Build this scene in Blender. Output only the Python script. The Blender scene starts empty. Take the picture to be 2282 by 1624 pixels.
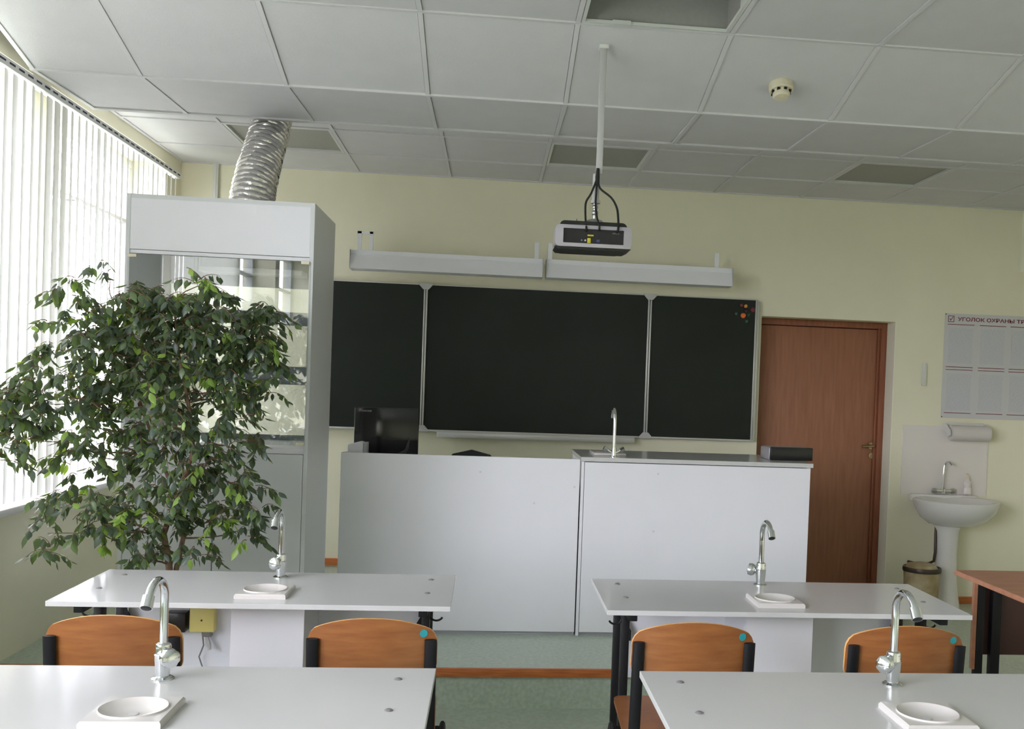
import bpy, bmesh, math, random
from mathutils import Vector, Matrix, noise as mnoise

random.seed(7)
S = bpy.context.scene
C = S.collection
PI = math.pi

# ------------------------------------------------------------------ camera
cam_d = bpy.data.cameras.new('camera')
cam = bpy.data.objects.new('camera', cam_d)
C.objects.link(cam)
S.camera = cam
yaw, pitch, roll, HC = .1032, -.0212, .0371, 1.46
f0 = Vector((math.sin(yaw), math.cos(yaw), 0)); r0 = Vector((math.cos(yaw), -math.sin(yaw), 0)); z0 = Vector((0, 0, 1))
F = f0*math.cos(pitch) + z0*math.sin(pitch)
U = z0*math.cos(pitch) - f0*math.sin(pitch)
R = r0*math.cos(roll) + U*math.sin(roll)
U2 = U*math.cos(roll) - r0*math.sin(roll)
m = Matrix.Identity(4)
for i in range(3):
    m[i][0] = R[i]; m[i][1] = U2[i]; m[i][2] = -F[i]
m[2][3] = HC
cam.matrix_world = m
cam_d.sensor_width = 36
cam_d.lens = 2251.07/2282*36
cam_d.shift_x = (1141 - 1322.37)/2282
cam_d.shift_y = (904.0 - 812)/2282
cam_d.clip_start = .05

# ------------------------------------------------------------------ world, light, exposure
w = bpy.data.worlds.new('overcast_sky'); S.world = w; w.use_nodes = True
wn = w.node_tree; wn.nodes.clear()
wo = wn.nodes.new('ShaderNodeOutputWorld'); bg = wn.nodes.new('ShaderNodeBackground')
bg.inputs[1].default_value = 26.5
wt = wn.nodes.new('ShaderNodeTexCoord'); ws = wn.nodes.new('ShaderNodeSeparateXYZ'); wr = wn.nodes.new('ShaderNodeValToRGB')
wn.links.new(wt.outputs['Generated'], ws.inputs[0]); wn.links.new(ws.outputs['Z'], wr.inputs[0]); wn.links.new(wr.outputs[0], bg.inputs[0])
e_ = wr.color_ramp.elements                             # overcast sky above the horizon, darker ground below it
e_[0].position = .0; e_[0].color = (.22, .23, .21, 1); e_[1].position = .03; e_[1].color = (.965, .945, 1.05, 1)
wn.links.new(bg.outputs[0], wo.inputs[0])
S.view_settings.view_transform = 'Standard'
S.view_settings.look = 'None'
S.view_settings.exposure = 0.0
S.view_settings.gamma = 1
S.view_settings.use_curve_mapping = False
S.cycles.use_denoising = True
S.cycles.max_bounces = 10
S.cycles.diffuse_bounces = 6
S.cycles.transparent_max_bounces = 16
S.cycles.caustics_reflective = False
S.cycles.caustics_refractive = False
S.cycles.sample_clamp_indirect = 6.0

WINDOWS = [(4.88, 6.53), (3.05, 4.70), (1.22, 2.87), (-.61, 1.04), (-2.44, -.79)]
for y0, y1 in WINDOWS:                                  # sky portals in the window openings (they guide the sky's own light)
    l = bpy.data.lights.new('window_portal', 'AREA'); l.shape = 'RECTANGLE'
    l.size = 1.87; l.size_y = y1 - y0
    l.cycles.is_portal = True
    o = bpy.data.objects.new('window_portal', l); C.objects.link(o)
    o.location = (-2.36, (y0 + y1)/2, 1.795); o.rotation_euler = (0, -PI/2, 0)

# ------------------------------------------------------------------ helpers
def lin(c):
    return tuple(((x/12.92) if x <= .04045 else ((x + .055)/1.055)**2.4) for x in c)
def rgb(r, g, b): return lin((r/255, g/255, b/255)) + (1,)
MATS = {}
def mat(name, col, rough=.5, metal=0., spec=.5, var=0., scale=20., bump=0., bscale=80., col2=None, stretch=None, coat=0., ior=None):
    mt = bpy.data.materials.new(name); mt.use_nodes = True
    nt = mt.node_tree; b = nt.nodes['Principled BSDF']
    b.inputs['Base Color'].default_value = col
    b.inputs['Roughness'].default_value = rough
    b.inputs['Metallic'].default_value = metal
    b.inputs['Specular IOR Level'].default_value = spec
    if ior: b.inputs['IOR'].default_value = ior
    if coat: b.inputs['Coat Weight'].default_value = coat; b.inputs['Coat Roughness'].default_value = .05
    if var or col2 or bump:
        tc = nt.nodes.new('ShaderNodeTexCoord')
        mp = nt.nodes.new('ShaderNodeMapping')
        nt.links.new(tc.outputs['Object'], mp.inputs[0])
        if stretch: mp.inputs['Scale'].default_value = stretch
        if var or col2:
            nz = nt.nodes.new('ShaderNodeTexNoise'); nz.inputs['Scale'].default_value = scale; nz.inputs['Detail'].default_value = 5
            nt.links.new(mp.outputs[0], nz.inputs['Vector'])
            cr = nt.nodes.new('ShaderNodeValToRGB')
            if col2 is None:
                col2 = tuple(min(1, c*(1 - var)) for c in col[:3]) + (1,)
            cr.color_ramp.elements[0].position = .32; cr.color_ramp.elements[1].position = .68
            cr.color_ramp.elements[0].color = col2; cr.color_ramp.elements[1].color = col
            nt.links.new(nz.outputs['Fac'], cr.inputs[0]); nt.links.new(cr.outputs[0], b.inputs['Base Color'])
        if bump:
            n2 = nt.nodes.new('ShaderNodeTexNoise'); n2.inputs['Scale'].default_value = bscale; n2.inputs['Detail'].default_value = 3
            nt.links.new(mp.outputs[0], n2.inputs['Vector'])
            bp = nt.nodes.new('ShaderNodeBump'); bp.inputs['Strength'].default_value = bump; bp.inputs['Distance'].default_value = .004
            nt.links.new(n2.outputs['Fac'], bp.inputs['Height']); nt.links.new(bp.outputs[0], b.inputs['Normal'])
    MATS[name] = mt
    return mt

M = {}
M['wall'] = mat('yellow_green_wall_paint', rgb(236, 232, 209), .75, var=.04, scale=3, bump=.08, bscale=160)
M['lit_wall'] = mat('window_lit_wall_paint', rgb(248, 249, 234), .6, var=.03, scale=4)  # wall paint made paler: window light put into the colour
M['tile'] = mat('mineral_ceiling_tile', rgb(214, 213, 216), .9, var=.035, scale=7, bump=.25, bscale=220)
M['grid'] = mat('white_grid_metal', rgb(216, 215, 218), .85, spec=.2)
M['void'] = mat('ceiling_void', rgb(120, 118, 112), .9)
M['diff'] = mat('grey_light_diffuser', rgb(158, 158, 154), .5, var=.05, scale=60)
M['fixwhite'] = mat('light_fixture_enamel', rgb(215, 217, 215), .4)
M['floor'] = mat('green_speckled_linoleum', rgb(190, 202, 188), .34, col2=rgb(168, 182, 167), scale=55, bump=.05, bscale=60)
M['nosing'] = mat('varnished_nosing_wood', rgb(198, 118, 62), .4, col2=rgb(170, 92, 44), scale=9, stretch=(1, 14, 14))
M['white_lam'] = mat('white_laminate', rgb(231, 231, 238), .32, var=.02, scale=5)
M['gloss_white'] = mat('glossy_white_laminate', rgb(198, 198, 198), .15, spec=.3, var=.02, scale=4)
M['grey_lam'] = mat('grey_laminate', rgb(212, 214, 217), .4, var=.02, scale=5)
M['bar_grey'] = mat('cool_grey_laminate', rgb(150, 155, 158), .4)
M['plinth'] = mat('grey_plinth', rgb(165, 165, 172), .5)
M['black_metal'] = mat('black_powder_coat', rgb(20, 20, 23), .5, spec=.3)
M['chrome'] = mat('chrome', rgb(225, 228, 230), .09, 1.)
M['chrome_dk'] = mat('aerator_dark', rgb(30, 30, 30), .5)
M['steel'] = mat('brushed_steel', rgb(190, 192, 192), .3, 1., var=.1, scale=40)
M['alu'] = mat('anodised_aluminium', rgb(196, 196, 194), .35, .35)
M['foil'] = mat('crinkled_aluminium_foil', rgb(215, 213, 212), .16, 1., bump=1., bscale=38)
M['ply'] = mat('beech_plywood', rgb(150, 96, 52), .38, col2=rgb(130, 78, 40), scale=7, stretch=(1.5, 1.5, 9))
M['ply_edge'] = mat('plywood_edge', rgb(225, 170, 105), .5)
M['teal'] = mat('teal_sticker', rgb(38, 150, 158), .5)
M['board'] = mat('dark_green_chalkboard', rgb(28, 35, 29), .5, spec=.3, col2=rgb(24, 28, 24), scale=2.2)
M['door'] = mat('brown_door_laminate', rgb(164, 112, 86), .5, col2=rgb(150, 99, 74), scale=5, stretch=(9, 9, .8))
M['door_frame'] = mat('brown_frame_wood', rgb(146, 88, 62), .45, col2=rgb(128, 74, 50), scale=6, stretch=(9, 9, .8))
M['ceramic'] = mat('white_ceramic', rgb(226, 224, 222), .12)
M['sink_cer'] = mat('lab_sink_ceramic', rgb(204, 200, 197), .2)
M['brass'] = mat('brass', rgb(150, 132, 104), .25, 1.)
M['pad'] = mat('splash_sheet', rgb(228, 222, 218), .3)
M['paper'] = mat('paper_sheet', rgb(205, 205, 208), .6)
M['print'] = mat('printed_text_block', rgb(208, 208, 216), .6, col2=rgb(190, 191, 198), scale=90, stretch=(1, 1, 3))
M['maroon'] = mat('maroon_print', rgb(120, 38, 60), .6)
M['black_plastic'] = mat('black_plastic', rgb(24, 24, 26), .3)
M['black_gloss'] = mat('black_gloss_plastic', rgb(16, 16, 19), .12)
M['silver_plastic'] = mat('silver_plastic', rgb(178, 174, 182), .3, .4)
M['darkpanel'] = mat('dark_connector_panel', rgb(32, 30, 32), .4, var=.4, scale=60)
M['yellow_sock'] = mat('yellow_socket', rgb(190, 180, 50), .5)
M['blue_sock'] = mat('blue_socket', rgb(60, 66, 110), .5)
M['cream'] = mat('cream_plastic', rgb(222, 214, 190), .4)
M['jbox'] = mat('yellow_cream_plastic', rgb(222, 208, 128), .45)
M['greyp'] = mat('grey_plastic', rgb(120, 118, 118), .5)
M['lightgrey'] = mat('light_grey_plastic', rgb(186, 186, 186), .5)
M['white_plastic'] = mat('white_plastic', rgb(216, 216, 212), .4)
M['lampwhite'] = mat('lamp_white_enamel', rgb(236, 237, 242), .35)
M['black_rub'] = mat('black_rubber', rgb(20, 20, 20), .7)
M['brown_desk'] = mat('brown_desk_laminate', rgb(176, 122, 92), .42, col2=rgb(160, 106, 80), scale=5, stretch=(1, 7, 7))
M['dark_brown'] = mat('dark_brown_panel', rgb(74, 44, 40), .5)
M['bin_body'] = mat('bin_beige', rgb(190, 176, 148), .5, col2=rgb(150, 128, 84), scale=9)
M['bin_lid'] = mat('bin_dark_rim', rgb(58, 46, 34), .4)
M['pot'] = mat('terracotta_pot', rgb(150, 84, 60), .7, var=.2, scale=9)
M['soil'] = mat('potting_soil', rgb(52, 40, 32), .95, var=.4, scale=60)
M['bark'] = mat('grey_brown_bark', rgb(150, 122, 102), .8, col2=rgb(118, 92, 76), scale=30, stretch=(1, 1, .3), bump=.4, bscale=60)
M['twig'] = mat('brown_twig', rgb(116, 84, 66), .8)
M['rail'] = mat('blind_rail_white', rgb(236, 236, 238), .4)
M['rail_dark'] = mat('rail_slot_dark', rgb(60, 62, 78), .7)
M['pvc'] = mat('window_frame_white', rgb(214, 216, 220), .4)
M['towel'] = mat('paper_towel', rgb(212, 206, 204), .9, bump=.3, bscale=120)
M['orange_mag'] = mat('orange_magnet', rgb(225, 110, 45), .35)
M['yellow_mag'] = mat('yellow_orange_magnet', rgb(205, 140, 60), .35)
M['red_mag'] = mat('dark_red_magnet', rgb(96, 40, 34), .35)
M['wine_mag'] = mat('wine_red_magnet', rgb(110, 36, 52), .35)
M['purple_mag'] = mat('dark_purple_magnet', rgb(42, 30, 48), .35)
M['green_mag'] = mat('green_magnet', rgb(40, 84, 62), .35)
M['dkgreen_mag'] = mat('dark_green_magnet', rgb(24, 70, 46), .35)
M['teal_mag'] = mat('teal_magnet', rgb(44, 92, 90), .35)
LEAF = []
for i, (c, c2) in enumerate([((88, 106, 74), (66, 82, 58)), ((104, 124, 84), (80, 100, 66)), ((88, 102, 90), (66, 80, 72)), ((140, 168, 84), (112, 142, 66))]):
    LEAF.append(mat(['leaf_green', 'leaf_mid_green', 'leaf_blue_green', 'leaf_young_green'][i], rgb(*c), .38, col2=rgb(*c2), scale=14))
    nt = LEAF[-1].node_tree; b = nt.nodes['Principled BSDF']; out = nt.nodes['Material Output']
    tr = nt.nodes.new('ShaderNodeBsdfTranslucent'); mx = nt.nodes.new('ShaderNodeMixShader'); mx.inputs[0].default_value = .3
    tr.inputs[0].default_value = rgb(min(255, c[0]*1.4), min(255, c[1]*1.4), c[2])
    nt.links.new(b.outputs[0], mx.inputs[1]); nt.links.new(tr.outputs[0], mx.inputs[2]); nt.links.new(mx.outputs[0], out.inputs[0])

def slat_material():
    mt = bpy.data.materials.new('blind_fabric'); mt.use_nodes = True
    nt = mt.node_tree; nt.nodes.clear()
    o = nt.nodes.new('ShaderNodeOutputMaterial'); mx = nt.nodes.new('ShaderNodeMixShader')
    d = nt.nodes.new('ShaderNodeBsdfDiffuse'); t = nt.nodes.new('ShaderNodeBsdfTranslucent')
    n = nt.nodes.new('ShaderNodeTexNoise'); n.inputs['Scale'].default_value = 30
    cr = nt.nodes.new('ShaderNodeValToRGB'); cr.color_ramp.elements[0].color = rgb(224, 224, 218); cr.color_ramp.elements[1].color = rgb(238, 238, 234)
    nt.links.new(n.outputs['Fac'], cr.inputs[0]); nt.links.new(cr.outputs[0], d.inputs[0]); nt.links.new(cr.outputs[0], t.inputs[0])
    mx.inputs[0].default_value = .09
    nt.links.new(d.outputs[0], mx.inputs[1]); nt.links.new(t.outputs[0], mx.inputs[2]); nt.links.new(mx.outputs[0], o.inputs[0])
    return mt
M['slat'] = slat_material()
def glass_material(name, tint=(.97, .98, .98, 1), refl=1.0):
    mt = bpy.data.materials.new(name); mt.use_nodes = True
    nt = mt.node_tree; nt.nodes.clear()
    o = nt.nodes.new('ShaderNodeOutputMaterial'); mx = nt.nodes.new('ShaderNodeMixShader')
    t = nt.nodes.new('ShaderNodeBsdfTransparent'); g = nt.nodes.new('ShaderNodeBsdfGlossy'); fr = nt.nodes.new('ShaderNodeFresnel')
    t.inputs[0].default_value = tint; g.inputs['Roughness'].default_value = .01; ge = nt.nodes.new('ShaderNodeNewGeometry'); io = nt.nodes.new('ShaderNodeMath'); io.operation = 'MULTIPLY_ADD'
    io.inputs[1].default_value = 1/1.5 - 1.5; io.inputs[2].default_value = 1.5     # a thin pane: both faces act alike
    nt.links.new(ge.outputs['Backfacing'], io.inputs[0]); nt.links.new(io.outputs[0], fr.inputs[0])
    mm = nt.nodes.new('ShaderNodeMath'); mm.operation = 'MULTIPLY'; mm.inputs[1].default_value = refl; mm.use_clamp = True
    nt.links.new(fr.outputs[0], mm.inputs[0]); nt.links.new(mm.outputs[0], mx.inputs[0])
    nt.links.new(t.outputs[0], mx.inputs[1]); nt.links.new(g.outputs[0], mx.inputs[2]); nt.links.new(mx.outputs[0], o.inputs[0])
    return mt
M['glass'] = glass_material('window_glass')
M['sash_glass'] = glass_material('sash_glass', (.93, .95, .94, 1), 2.4)

class MB:
    """collects shapes into one bmesh; build() links them as ONE mesh object"""
    def __init__(s): s.bm = bmesh.new(); s.mi = 0
    def _mark(s, n0):
        s.bm.faces.ensure_lookup_table()
        if s.mi:
            for f in s.bm.faces[n0:]: f.material_index = s.mi
    def box(s, x0, x1, y0, y1, z0, z1, bev=0, rot=None):
        n0 = len(s.bm.faces)
        c = Vector(((x0+x1)/2, (y0+y1)/2, (z0+z1)/2))
        mtx = Matrix.Translation(c) @ (rot.to_4x4() if rot else Matrix.Identity(4)) @ Matrix.Diagonal((abs(x1-x0), abs(y1-y0), abs(z1-z0), 1))
        r = bmesh.ops.create_cube(s.bm, size=1, matrix=mtx)
        if bev:
            es = list({e for v in r['verts'] for e in v.link_edges})
            bmesh.ops.bevel(s.bm, geom=es, offset=bev, segments=2, profile=.5, affect='EDGES')
        s._mark(n0); return s
    def cyl(s, p0, p1, r0, r1=None, seg=16, cap=True):
        n0 = len(s.bm.faces)
        p0 = Vector(p0); p1 = Vector(p1); d = p1 - p0
        q = Vector((0, 0, 1)).rotation_difference(d.normalized()).to_matrix().to_4x4()
        bmesh.ops.create_cone(s.bm, cap_ends=cap, segments=seg, radius1=r0, radius2=r0 if r1 is None else r1, depth=d.length, matrix=Matrix.Translation((p0+p1)/2) @ q)
        s._mark(n0); return s
    def sphere(s, c, r, sc=(1, 1, 1), u=16, v=10):
        n0 = len(s.bm.faces)
        bmesh.ops.create_uvsphere(s.bm, u_segments=u, v_segments=v, radius=r, matrix=Matrix.Translation(Vector(c)) @ Matrix.Diagonal((sc[0], sc[1], sc[2], 1)))
        s._mark(n0); return s
    def tube(s, pts, r, seg=10, flat=None, cap=True):
        """tube along pts; r a number or a list; flat=(a, b, up) gives an oval section"""
        n0 = len(s.bm.faces)
        pts = [Vector(p) for p in pts]; n = len(pts)
        rs = r if isinstance(r, (list, tuple)) else [r]*n
        up = Vector(flat[2]) if flat else None
        rings = []; prev = None
        for i, p in enumerate(pts):
            t = (pts[min(i+1, n-1)] - pts[max(i-1, 0)]).normalized()
            if up is not None: a = (up - t*up.dot(t)).normalized()
            elif prev is None:
                a = Vector((0, 0, 1)) if abs(t.z) < .9 else Vector((1, 0, 0)); a = (a - t*a.dot(t)).normalized()
            else: a = (prev - t*prev.dot(t)).normalized()
            prev = a; b = t.cross(a)
            ka, kb = (flat[0], flat[1]) if flat else (1, 1)
            rings.append([s.bm.verts.new(p + a*math.cos(2*PI*k/seg)*rs[i]*ka + b*math.sin(2*PI*k/seg)*rs[i]*kb) for k in range(seg)])
        for i in range(n-1):
            for k in range(seg):
                s.bm.faces.new((rings[i][k], rings[i][(k+1) % seg], rings[i+1][(k+1) % seg], rings[i+1][k]))
        if cap:
            s.bm.faces.new(list(reversed(rings[0]))); s.bm.faces.new(rings[-1])
        s._mark(n0); return s
    def lathe(s, prof, c=(0, 0, 0), seg=24, sx=1, sy=1, cap=True, rot=None):
        n0 = len(s.bm.faces); c = Vector(c); rings = []
        for r, z in prof:
            ring = []
            for k in range(seg):
                v = Vector((math.cos(2*PI*k/seg)*r*sx, math.sin(2*PI*k/seg)*r*sy, z))
                if rot: v = rot @ v
                ring.append(s.bm.verts.new(c + v))
            rings.append(ring)
        for i in range(len(rings)-1):
            for k in range(seg):
                s.bm.faces.new((rings[i][k], rings[i][(k+1) % seg], rings[i+1][(k+1) % seg], rings[i+1][k]))
        if cap:
            s.bm.faces.new(list(reversed(rings[0]))); s.bm.faces.new(rings[-1])
        s._mark(n0); return s
    def prism(s, poly, axis, a, b):
        """poly in the two other axes, extruded along axis from a to b"""
        n0 = len(s.bm.faces)
        def P(u, v, t): return {'x': (t, u, v), 'y': (u, t, v), 'z': (u, v, t)}[axis]
        A = [s.bm.verts.new(P(u, v, a)) for u, v in poly]; B = [s.bm.verts.new(P(u, v, b)) for u, v in poly]
        n = len(poly)
        s.bm.faces.new(A); s.bm.faces.new(list(reversed(B)))
        for i in range(n): s.bm.faces.new((A[i], B[i], B[(i+1) % n], A[(i+1) % n]))
        s._mark(n0); return s
    def build(s, name, mats, parent=None, smooth=35, label=None):
        bmesh.ops.recalc_face_normals(s.bm, faces=s.bm.faces)
        me = bpy.data.meshes.new(name)
        xs = [v.co for v in s.bm.verts]
        c = Vector(((min(v.x for v in xs)+max(v.x for v in xs))/2, (min(v.y for v in xs)+max(v.y for v in xs))/2, min(v.z for v in xs)))
        for v in s.bm.verts: v.co -= c
        s.bm.to_mesh(me); s.bm.free()
        for mm in (mats if isinstance(mats, (list, tuple)) else [mats]): me.materials.append(mm)
        if smooth:
            me.polygons.foreach_set('use_smooth', [True]*len(me.polygons))
            me.set_sharp_from_angle(angle=math.radians(smooth))
        o = bpy.data.objects.new(name, me); C.objects.link(o); o.location = c
        if parent: o.parent = parent
        if label: o['label'] = label
        return o

def tag(o, label, cat, group=None):
    o['label'] = label; o['category'] = cat
    if group: o['group'] = group
    return o
def thing(name, label, cat, loc=(0, 0, 0), rz=0, group=None):
    o = bpy.data.objects.new(name, None); C.objects.link(o); o.empty_display_size = .1
    o.location = loc; o.rotation_euler = (0, 0, rz)
    return tag(o, label, cat, group)
def struct(o, label=None):
    o['kind'] = 'structure'
    if label: o['label'] = label
    return o
def sempty(name, label=None):
    o = bpy.data.objects.new(name, None); C.objects.link(o); return struct(o, label)
def dup(root, loc, rz=None, label=None):
    """a copy of a thing with copies of its parts and sub-parts"""
    r = root.copy(); C.objects.link(r); r.location = loc
    if rz is not None: r.rotation_euler = (0, 0, rz)
    if label: r['label'] = label
    for ch in list(root.children):
        c = ch.copy(); C.objects.link(c); c.parent = r
        for g in ch.children:
            d = g.copy(); C.objects.link(d); d.parent = c
    return r

# ------------------------------------------------------------------ room shell
XL, XR, YB, YF = -2.04, 4.30, 6.85, -4.5
ZF, ZLOW, ZN = 2.805, 2.693, 2.843
struct(MB().box(XL-.3, XR+.1, YF-.1, YB+.36, -.1, 0).build('floor', M['floor'], smooth=0), 'green speckled linoleum floor')
pod = sempty('floor_podium', 'low platform of green linoleum with an orange wooden edge')
MB().box(XL, 1.80, 4.492, YB, 0, .18).build('platform', M['floor'], pod, smooth=0)
MB().box(XL, 1.81, 4.477, 4.497, .144, .182, .003).build('nosing', M['nosing'], pod, label='orange varnished wooden edge strip')
MB().box(1.795, 1.812, 4.48, YB, .144, .182, .003).build('nosing', M['nosing'], pod)

# back wall with the door recess (opening X 1.865..2.77, up to 1.963)
DX0, DX1, DZ, YD = 1.858, 2.824, 1.976, 7.0     # the door sits in a recess behind the wall face
b = MB()
b.box(XL-.3, DX0, YB, YB+.35, 0, 3.1).box(DX1, XR+.1, YB, YB+.35, 0, 3.1).box(DX0, DX1, YB, YB+.35, DZ, 3.1)
b.box(DX0, DX1, YB+.32, YB+.35, 0, DZ)  # unseen backing behind the door, added to block sky light
struct(b.build('wall_back', M['wall'], smooth=0), 'pale yellow-green back wall')
struct(MB().box(DX1-.004, DX1+.001, YB+.001, YD-.006, 0, DZ).build('lit_return_liner', M['lit_wall'], smooth=0), 'pale lit side of the door recess')  # added thin liner, window light painted in by its paler colour
# left wall with window openings
b = MB()
ZS, ZT = .86, 2.73
b.box(XL-.3, XL, YF, YB, 0, ZS).box(XL-.3, XL, YF, YB, ZT, 3.1)
ys = [YF] + [v for w_ in sorted(WINDOWS) for v in w_] + [YB]
for i in range(0, len(ys), 2): b.box(XL-.3, XL, ys[i], ys[i+1], ZS, ZT)
struct(b.build('wall_left', M['wall'], smooth=0), 'window wall painted pale yellow-green')
struct(MB().box(XR, XR+.1, YF, YB, 0, 3.1).build('wall_right', M['wall'], smooth=0))
struct(MB().box(XL-.3, XR+.1, YF-.1, YF, 0, 3.1).build('wall_front', M['wall'], smooth=0))
struct(MB().box(3.72, XR, YF, YB, 2.37, 3.0).build('wall_right_beam', M['lit_wall'], smooth=0), 'pale boxed beam under the ceiling on the right')  # its pale colour stands in for window light on the face
struct(MB().box(XL, -.70, YB-.016, YB, .194, .239, .003).build('baseboard_back', M['nosing'], smooth=0), 'orange wooden skirting strip')
struct(MB().box(2.84, XR, YB-.016, YB, .0, .05, .003).build('baseboard_back.001', M['nosing'], smooth=0))
# sill: a long white board under the windows
struct(MB().box(XL-.12, XL+.13, YF+.1, 5.9, .842, .872, .006).build('trim_2', M['white_lam']), 'white window sill board')

for i, (y0, y1) in enumerate(WINDOWS):
    wdw = sempty('window_%d' % (i+1))
    xf0, xf1 = XL-.26, XL-.20
    MB().box(xf0, xf1, y0, y1, ZS, ZS+.06, .004).build('frame_rail', M['pvc'], wdw)
    MB().box(xf0, xf1, y0, y1, ZT-.05, ZT, .004).build('frame_rail', M['pvc'], wdw)
    MB().box(xf0, xf1, y0, y0+.05, ZS+.06, ZT-.05, .004).build('frame_post', M['pvc'], wdw)
    MB().box(xf0, xf1, y1-.05, y1, ZS+.06, ZT-.05, .004).build('frame_post', M['pvc'], wdw)
    ymid = y0 + (y1-y0)*.5
    MB().box(xf0, xf1, y0+.05, y1-.05, 2.34, 2.362, .003).build('transom', M['greyp'], wdw)
    MB().box(xf0, xf1, ymid-.02, ymid+.02, ZS+.06, 2.34, .003).build('mullion', M['pvc'], wdw)
    xg = XL-.23
    for a0, a1, c0, c1 in ((y0+.05, ymid-.02, ZS+.06, 2.34), (ymid+.02, y1-.05, ZS+.06, 2.34), (y0+.05, y1-.05, 2.362, ZT-.05)):
        MB().box(xg-.003, xg+.003, a0, a1, c0, c1).build('pane', M['glass'], wdw, smooth=0)

# door
d = sempty('door_1', 'brown laminate classroom door set in a brown wooden frame')
MB().box(DX0, DX0+.04, YD-.005, YD+.13, 0, DZ, .003).build('door_jamb', M['door_frame'], d)
MB().box(DX1-.045, DX1, YD-.005, YD+.13, 0, DZ, .003).build('door_jamb', M['door_frame'], d)
MB().box(DX0+.04, DX1-.045, YD-.005, YD+.13, DZ-.045, DZ, .003).build('door_head', M['door_frame'], d)
lf = MB().box(DX0+.044, DX1-.06, YD+.03, YD+.07, .01, DZ-.049, .002).build('door_leaf', M['door'], d)
def sub(o, parent):                     # re-parent keeping the place (parent only has a location)
    o.parent = parent; o.location = Vector(o.location) - Vector(parent.location); return o
MB().box(DX1-.064, DX1-.045, YD+.012, YD+.03, 0, DZ-.045, .002).build('door_stop', M['door_frame'], d)
sub(MB().cyl((2.748, YD+.03, 1.092), (2.748, YD+.022, 1.092), .024).cyl((2.748, YD+.022, 1.092), (2.748, YD-.015, 1.092), .009)
    .tube([(2.750, YD-.015, 1.092), (2.71, YD-.017, 1.09), (2.668, YD-.012, 1.086)], [.009, .009, .007]).build('door_handle', M['brass'], None), lf)
sub(MB().cyl((2.751, YD+.03, 1.022), (2.751, YD+.02, 1.022), .021).box(2.748, 2.754, YD+.018, YD+.021, 1.008, 1.022).build('lock_plate', M['brass'], None), lf)

# ------------------------------------------------------------------ ceiling (panels in a grid; one sloping row; one step up)
ceil = sempty('ceiling', 'suspended ceiling of square mineral panels')
MB().box(XL-.3, XR+.1, YF-.1, YB+.25, 3.1, 3.2).build('slab', M['void'], ceil, smooth=0)
XG = [-1.51 + .6*i for i in range(-1, 11)]
XG[0] = -1.955; XG[-1] = XR
LIGHTS = []
def panel(x0, x1, ya, za, yb, zb, cellname='ceiling_panel'):
    """one ceiling panel between two grid lines; its face sits a little above the grid bars"""
    g = .0115; dy, dz = yb-ya, zb-za; L = math.hypot(dy, dz); t = Vector((0, dy/L, dz/L)); n = Vector((0, -dz/L, dy/L))
    A = Vector((0, ya, za)) + t*g; B = Vector((0, yb, zb)) - t*g
    up = .004 + random.uniform(-.0015, .0015)
    bm = MB()
    vs = []
    for h in (up, up+.014):
        for (x, P) in ((x0+g, A), (x1-g, A), (x1-g, B), (x0+g, B)):
            q = P + n*h; vs.append(bm.bm.verts.new((x, q.y, q.z)))
    for f in ((0, 1, 2, 3), (7, 6, 5, 4), (0, 4, 5, 1), (1, 5, 6, 2), (2, 6, 7, 3), (3, 7, 4, 0)): bm.bm.faces.new([vs[i] for i in f])
    return bm
ROWS = []          # (ya, za, yb, zb, individual?)
y = 3.903
yy = [3.903 - .6*k for k in range(0, 15)]
for k in range(14): ROWS.append((max(yy[k+1], YF), ZN, yy[k], ZN, k < 2))
ROWS.append((3.903, ZN, 4.477, 2.687, True))
ROWS.append((4.477, 2.687, 5.110, 2.700, True))
ROWS += [(5.16, ZF, 5.71, ZF, True), (5.71, ZF, 6.31, ZF, True), (6.31, ZF, YB, ZF, True)]
LIGHT_CELLS = {(4, 3.303): 1, (4, 5.71): 1, (1, 5.71): 1, (7, 5.71): 1, (1, 3.303): 1, (7, 3.303): 1}
rest = MB()
bars = MB()
for ya, za, yb, zb, ind in ROWS:
    for i in range(len(XG)-1):
        x0, x1 = XG[i], XG[i+1]
        if yb-ya < .1: continue
        if ya > 5.1 and i == 0: x0 = XL
        if (i, round(ya, 3)) in LIGHT_CELLS:
            LIGHTS.append((i, x0, x1, ya, yb, za)); continue
        p = panel(x0, x1, ya, za, yb, zb)
        if ind: p.build('ceiling_panel', M['tile'], ceil, smooth=0)
        else:
            me = bpy.data.meshes.new('tmp'); p.bm.to_mesh(me); p.bm.free(); rest.bm.from_mesh(me); bpy.data.meshes.remove(me)
r_ = rest.build('ceiling_panel_field', M['tile'], ceil, smooth=0); r_['kind'] = 'stuff'
# grid bars: one part per bar
def bar_long(x, ya, za, yb, zb):
    b = MB(); t = .0095
    vs = [b.bm.verts.new(v) for v in ((x-t, ya, za-.001), (x+t, ya, za-.001), (x+t, yb, zb-.001), (x-t, yb, zb-.001), (x-t, ya, za+.03), (x+t, ya, za+.03), (x+t, yb, zb+.03), (x-t, yb, zb+.03))]
    for f in ((0, 1, 2, 3), (7, 6, 5, 4), (0, 4, 5, 1), (1, 5, 6, 2), (2, 6, 7, 3), (3, 7, 4, 0)): b.bm.faces.new([vs[i] for i in f])
    return b.build('grid_bar', M['grid'], ceil, smooth=0)
for i, x in enumerate(XG):
    xx = x + .012 if i == 0 else x
    bar_long(xx, YF, ZN, 3.903, ZN); bar_long(xx, 3.903, ZN, 4.477, 2.687); bar_long(xx, 4.477, 2.687, 5.122, 2.700)
    bar_long(XL+.012 if i == 0 else xx, 5.145, ZF, YB, ZF)
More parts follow.
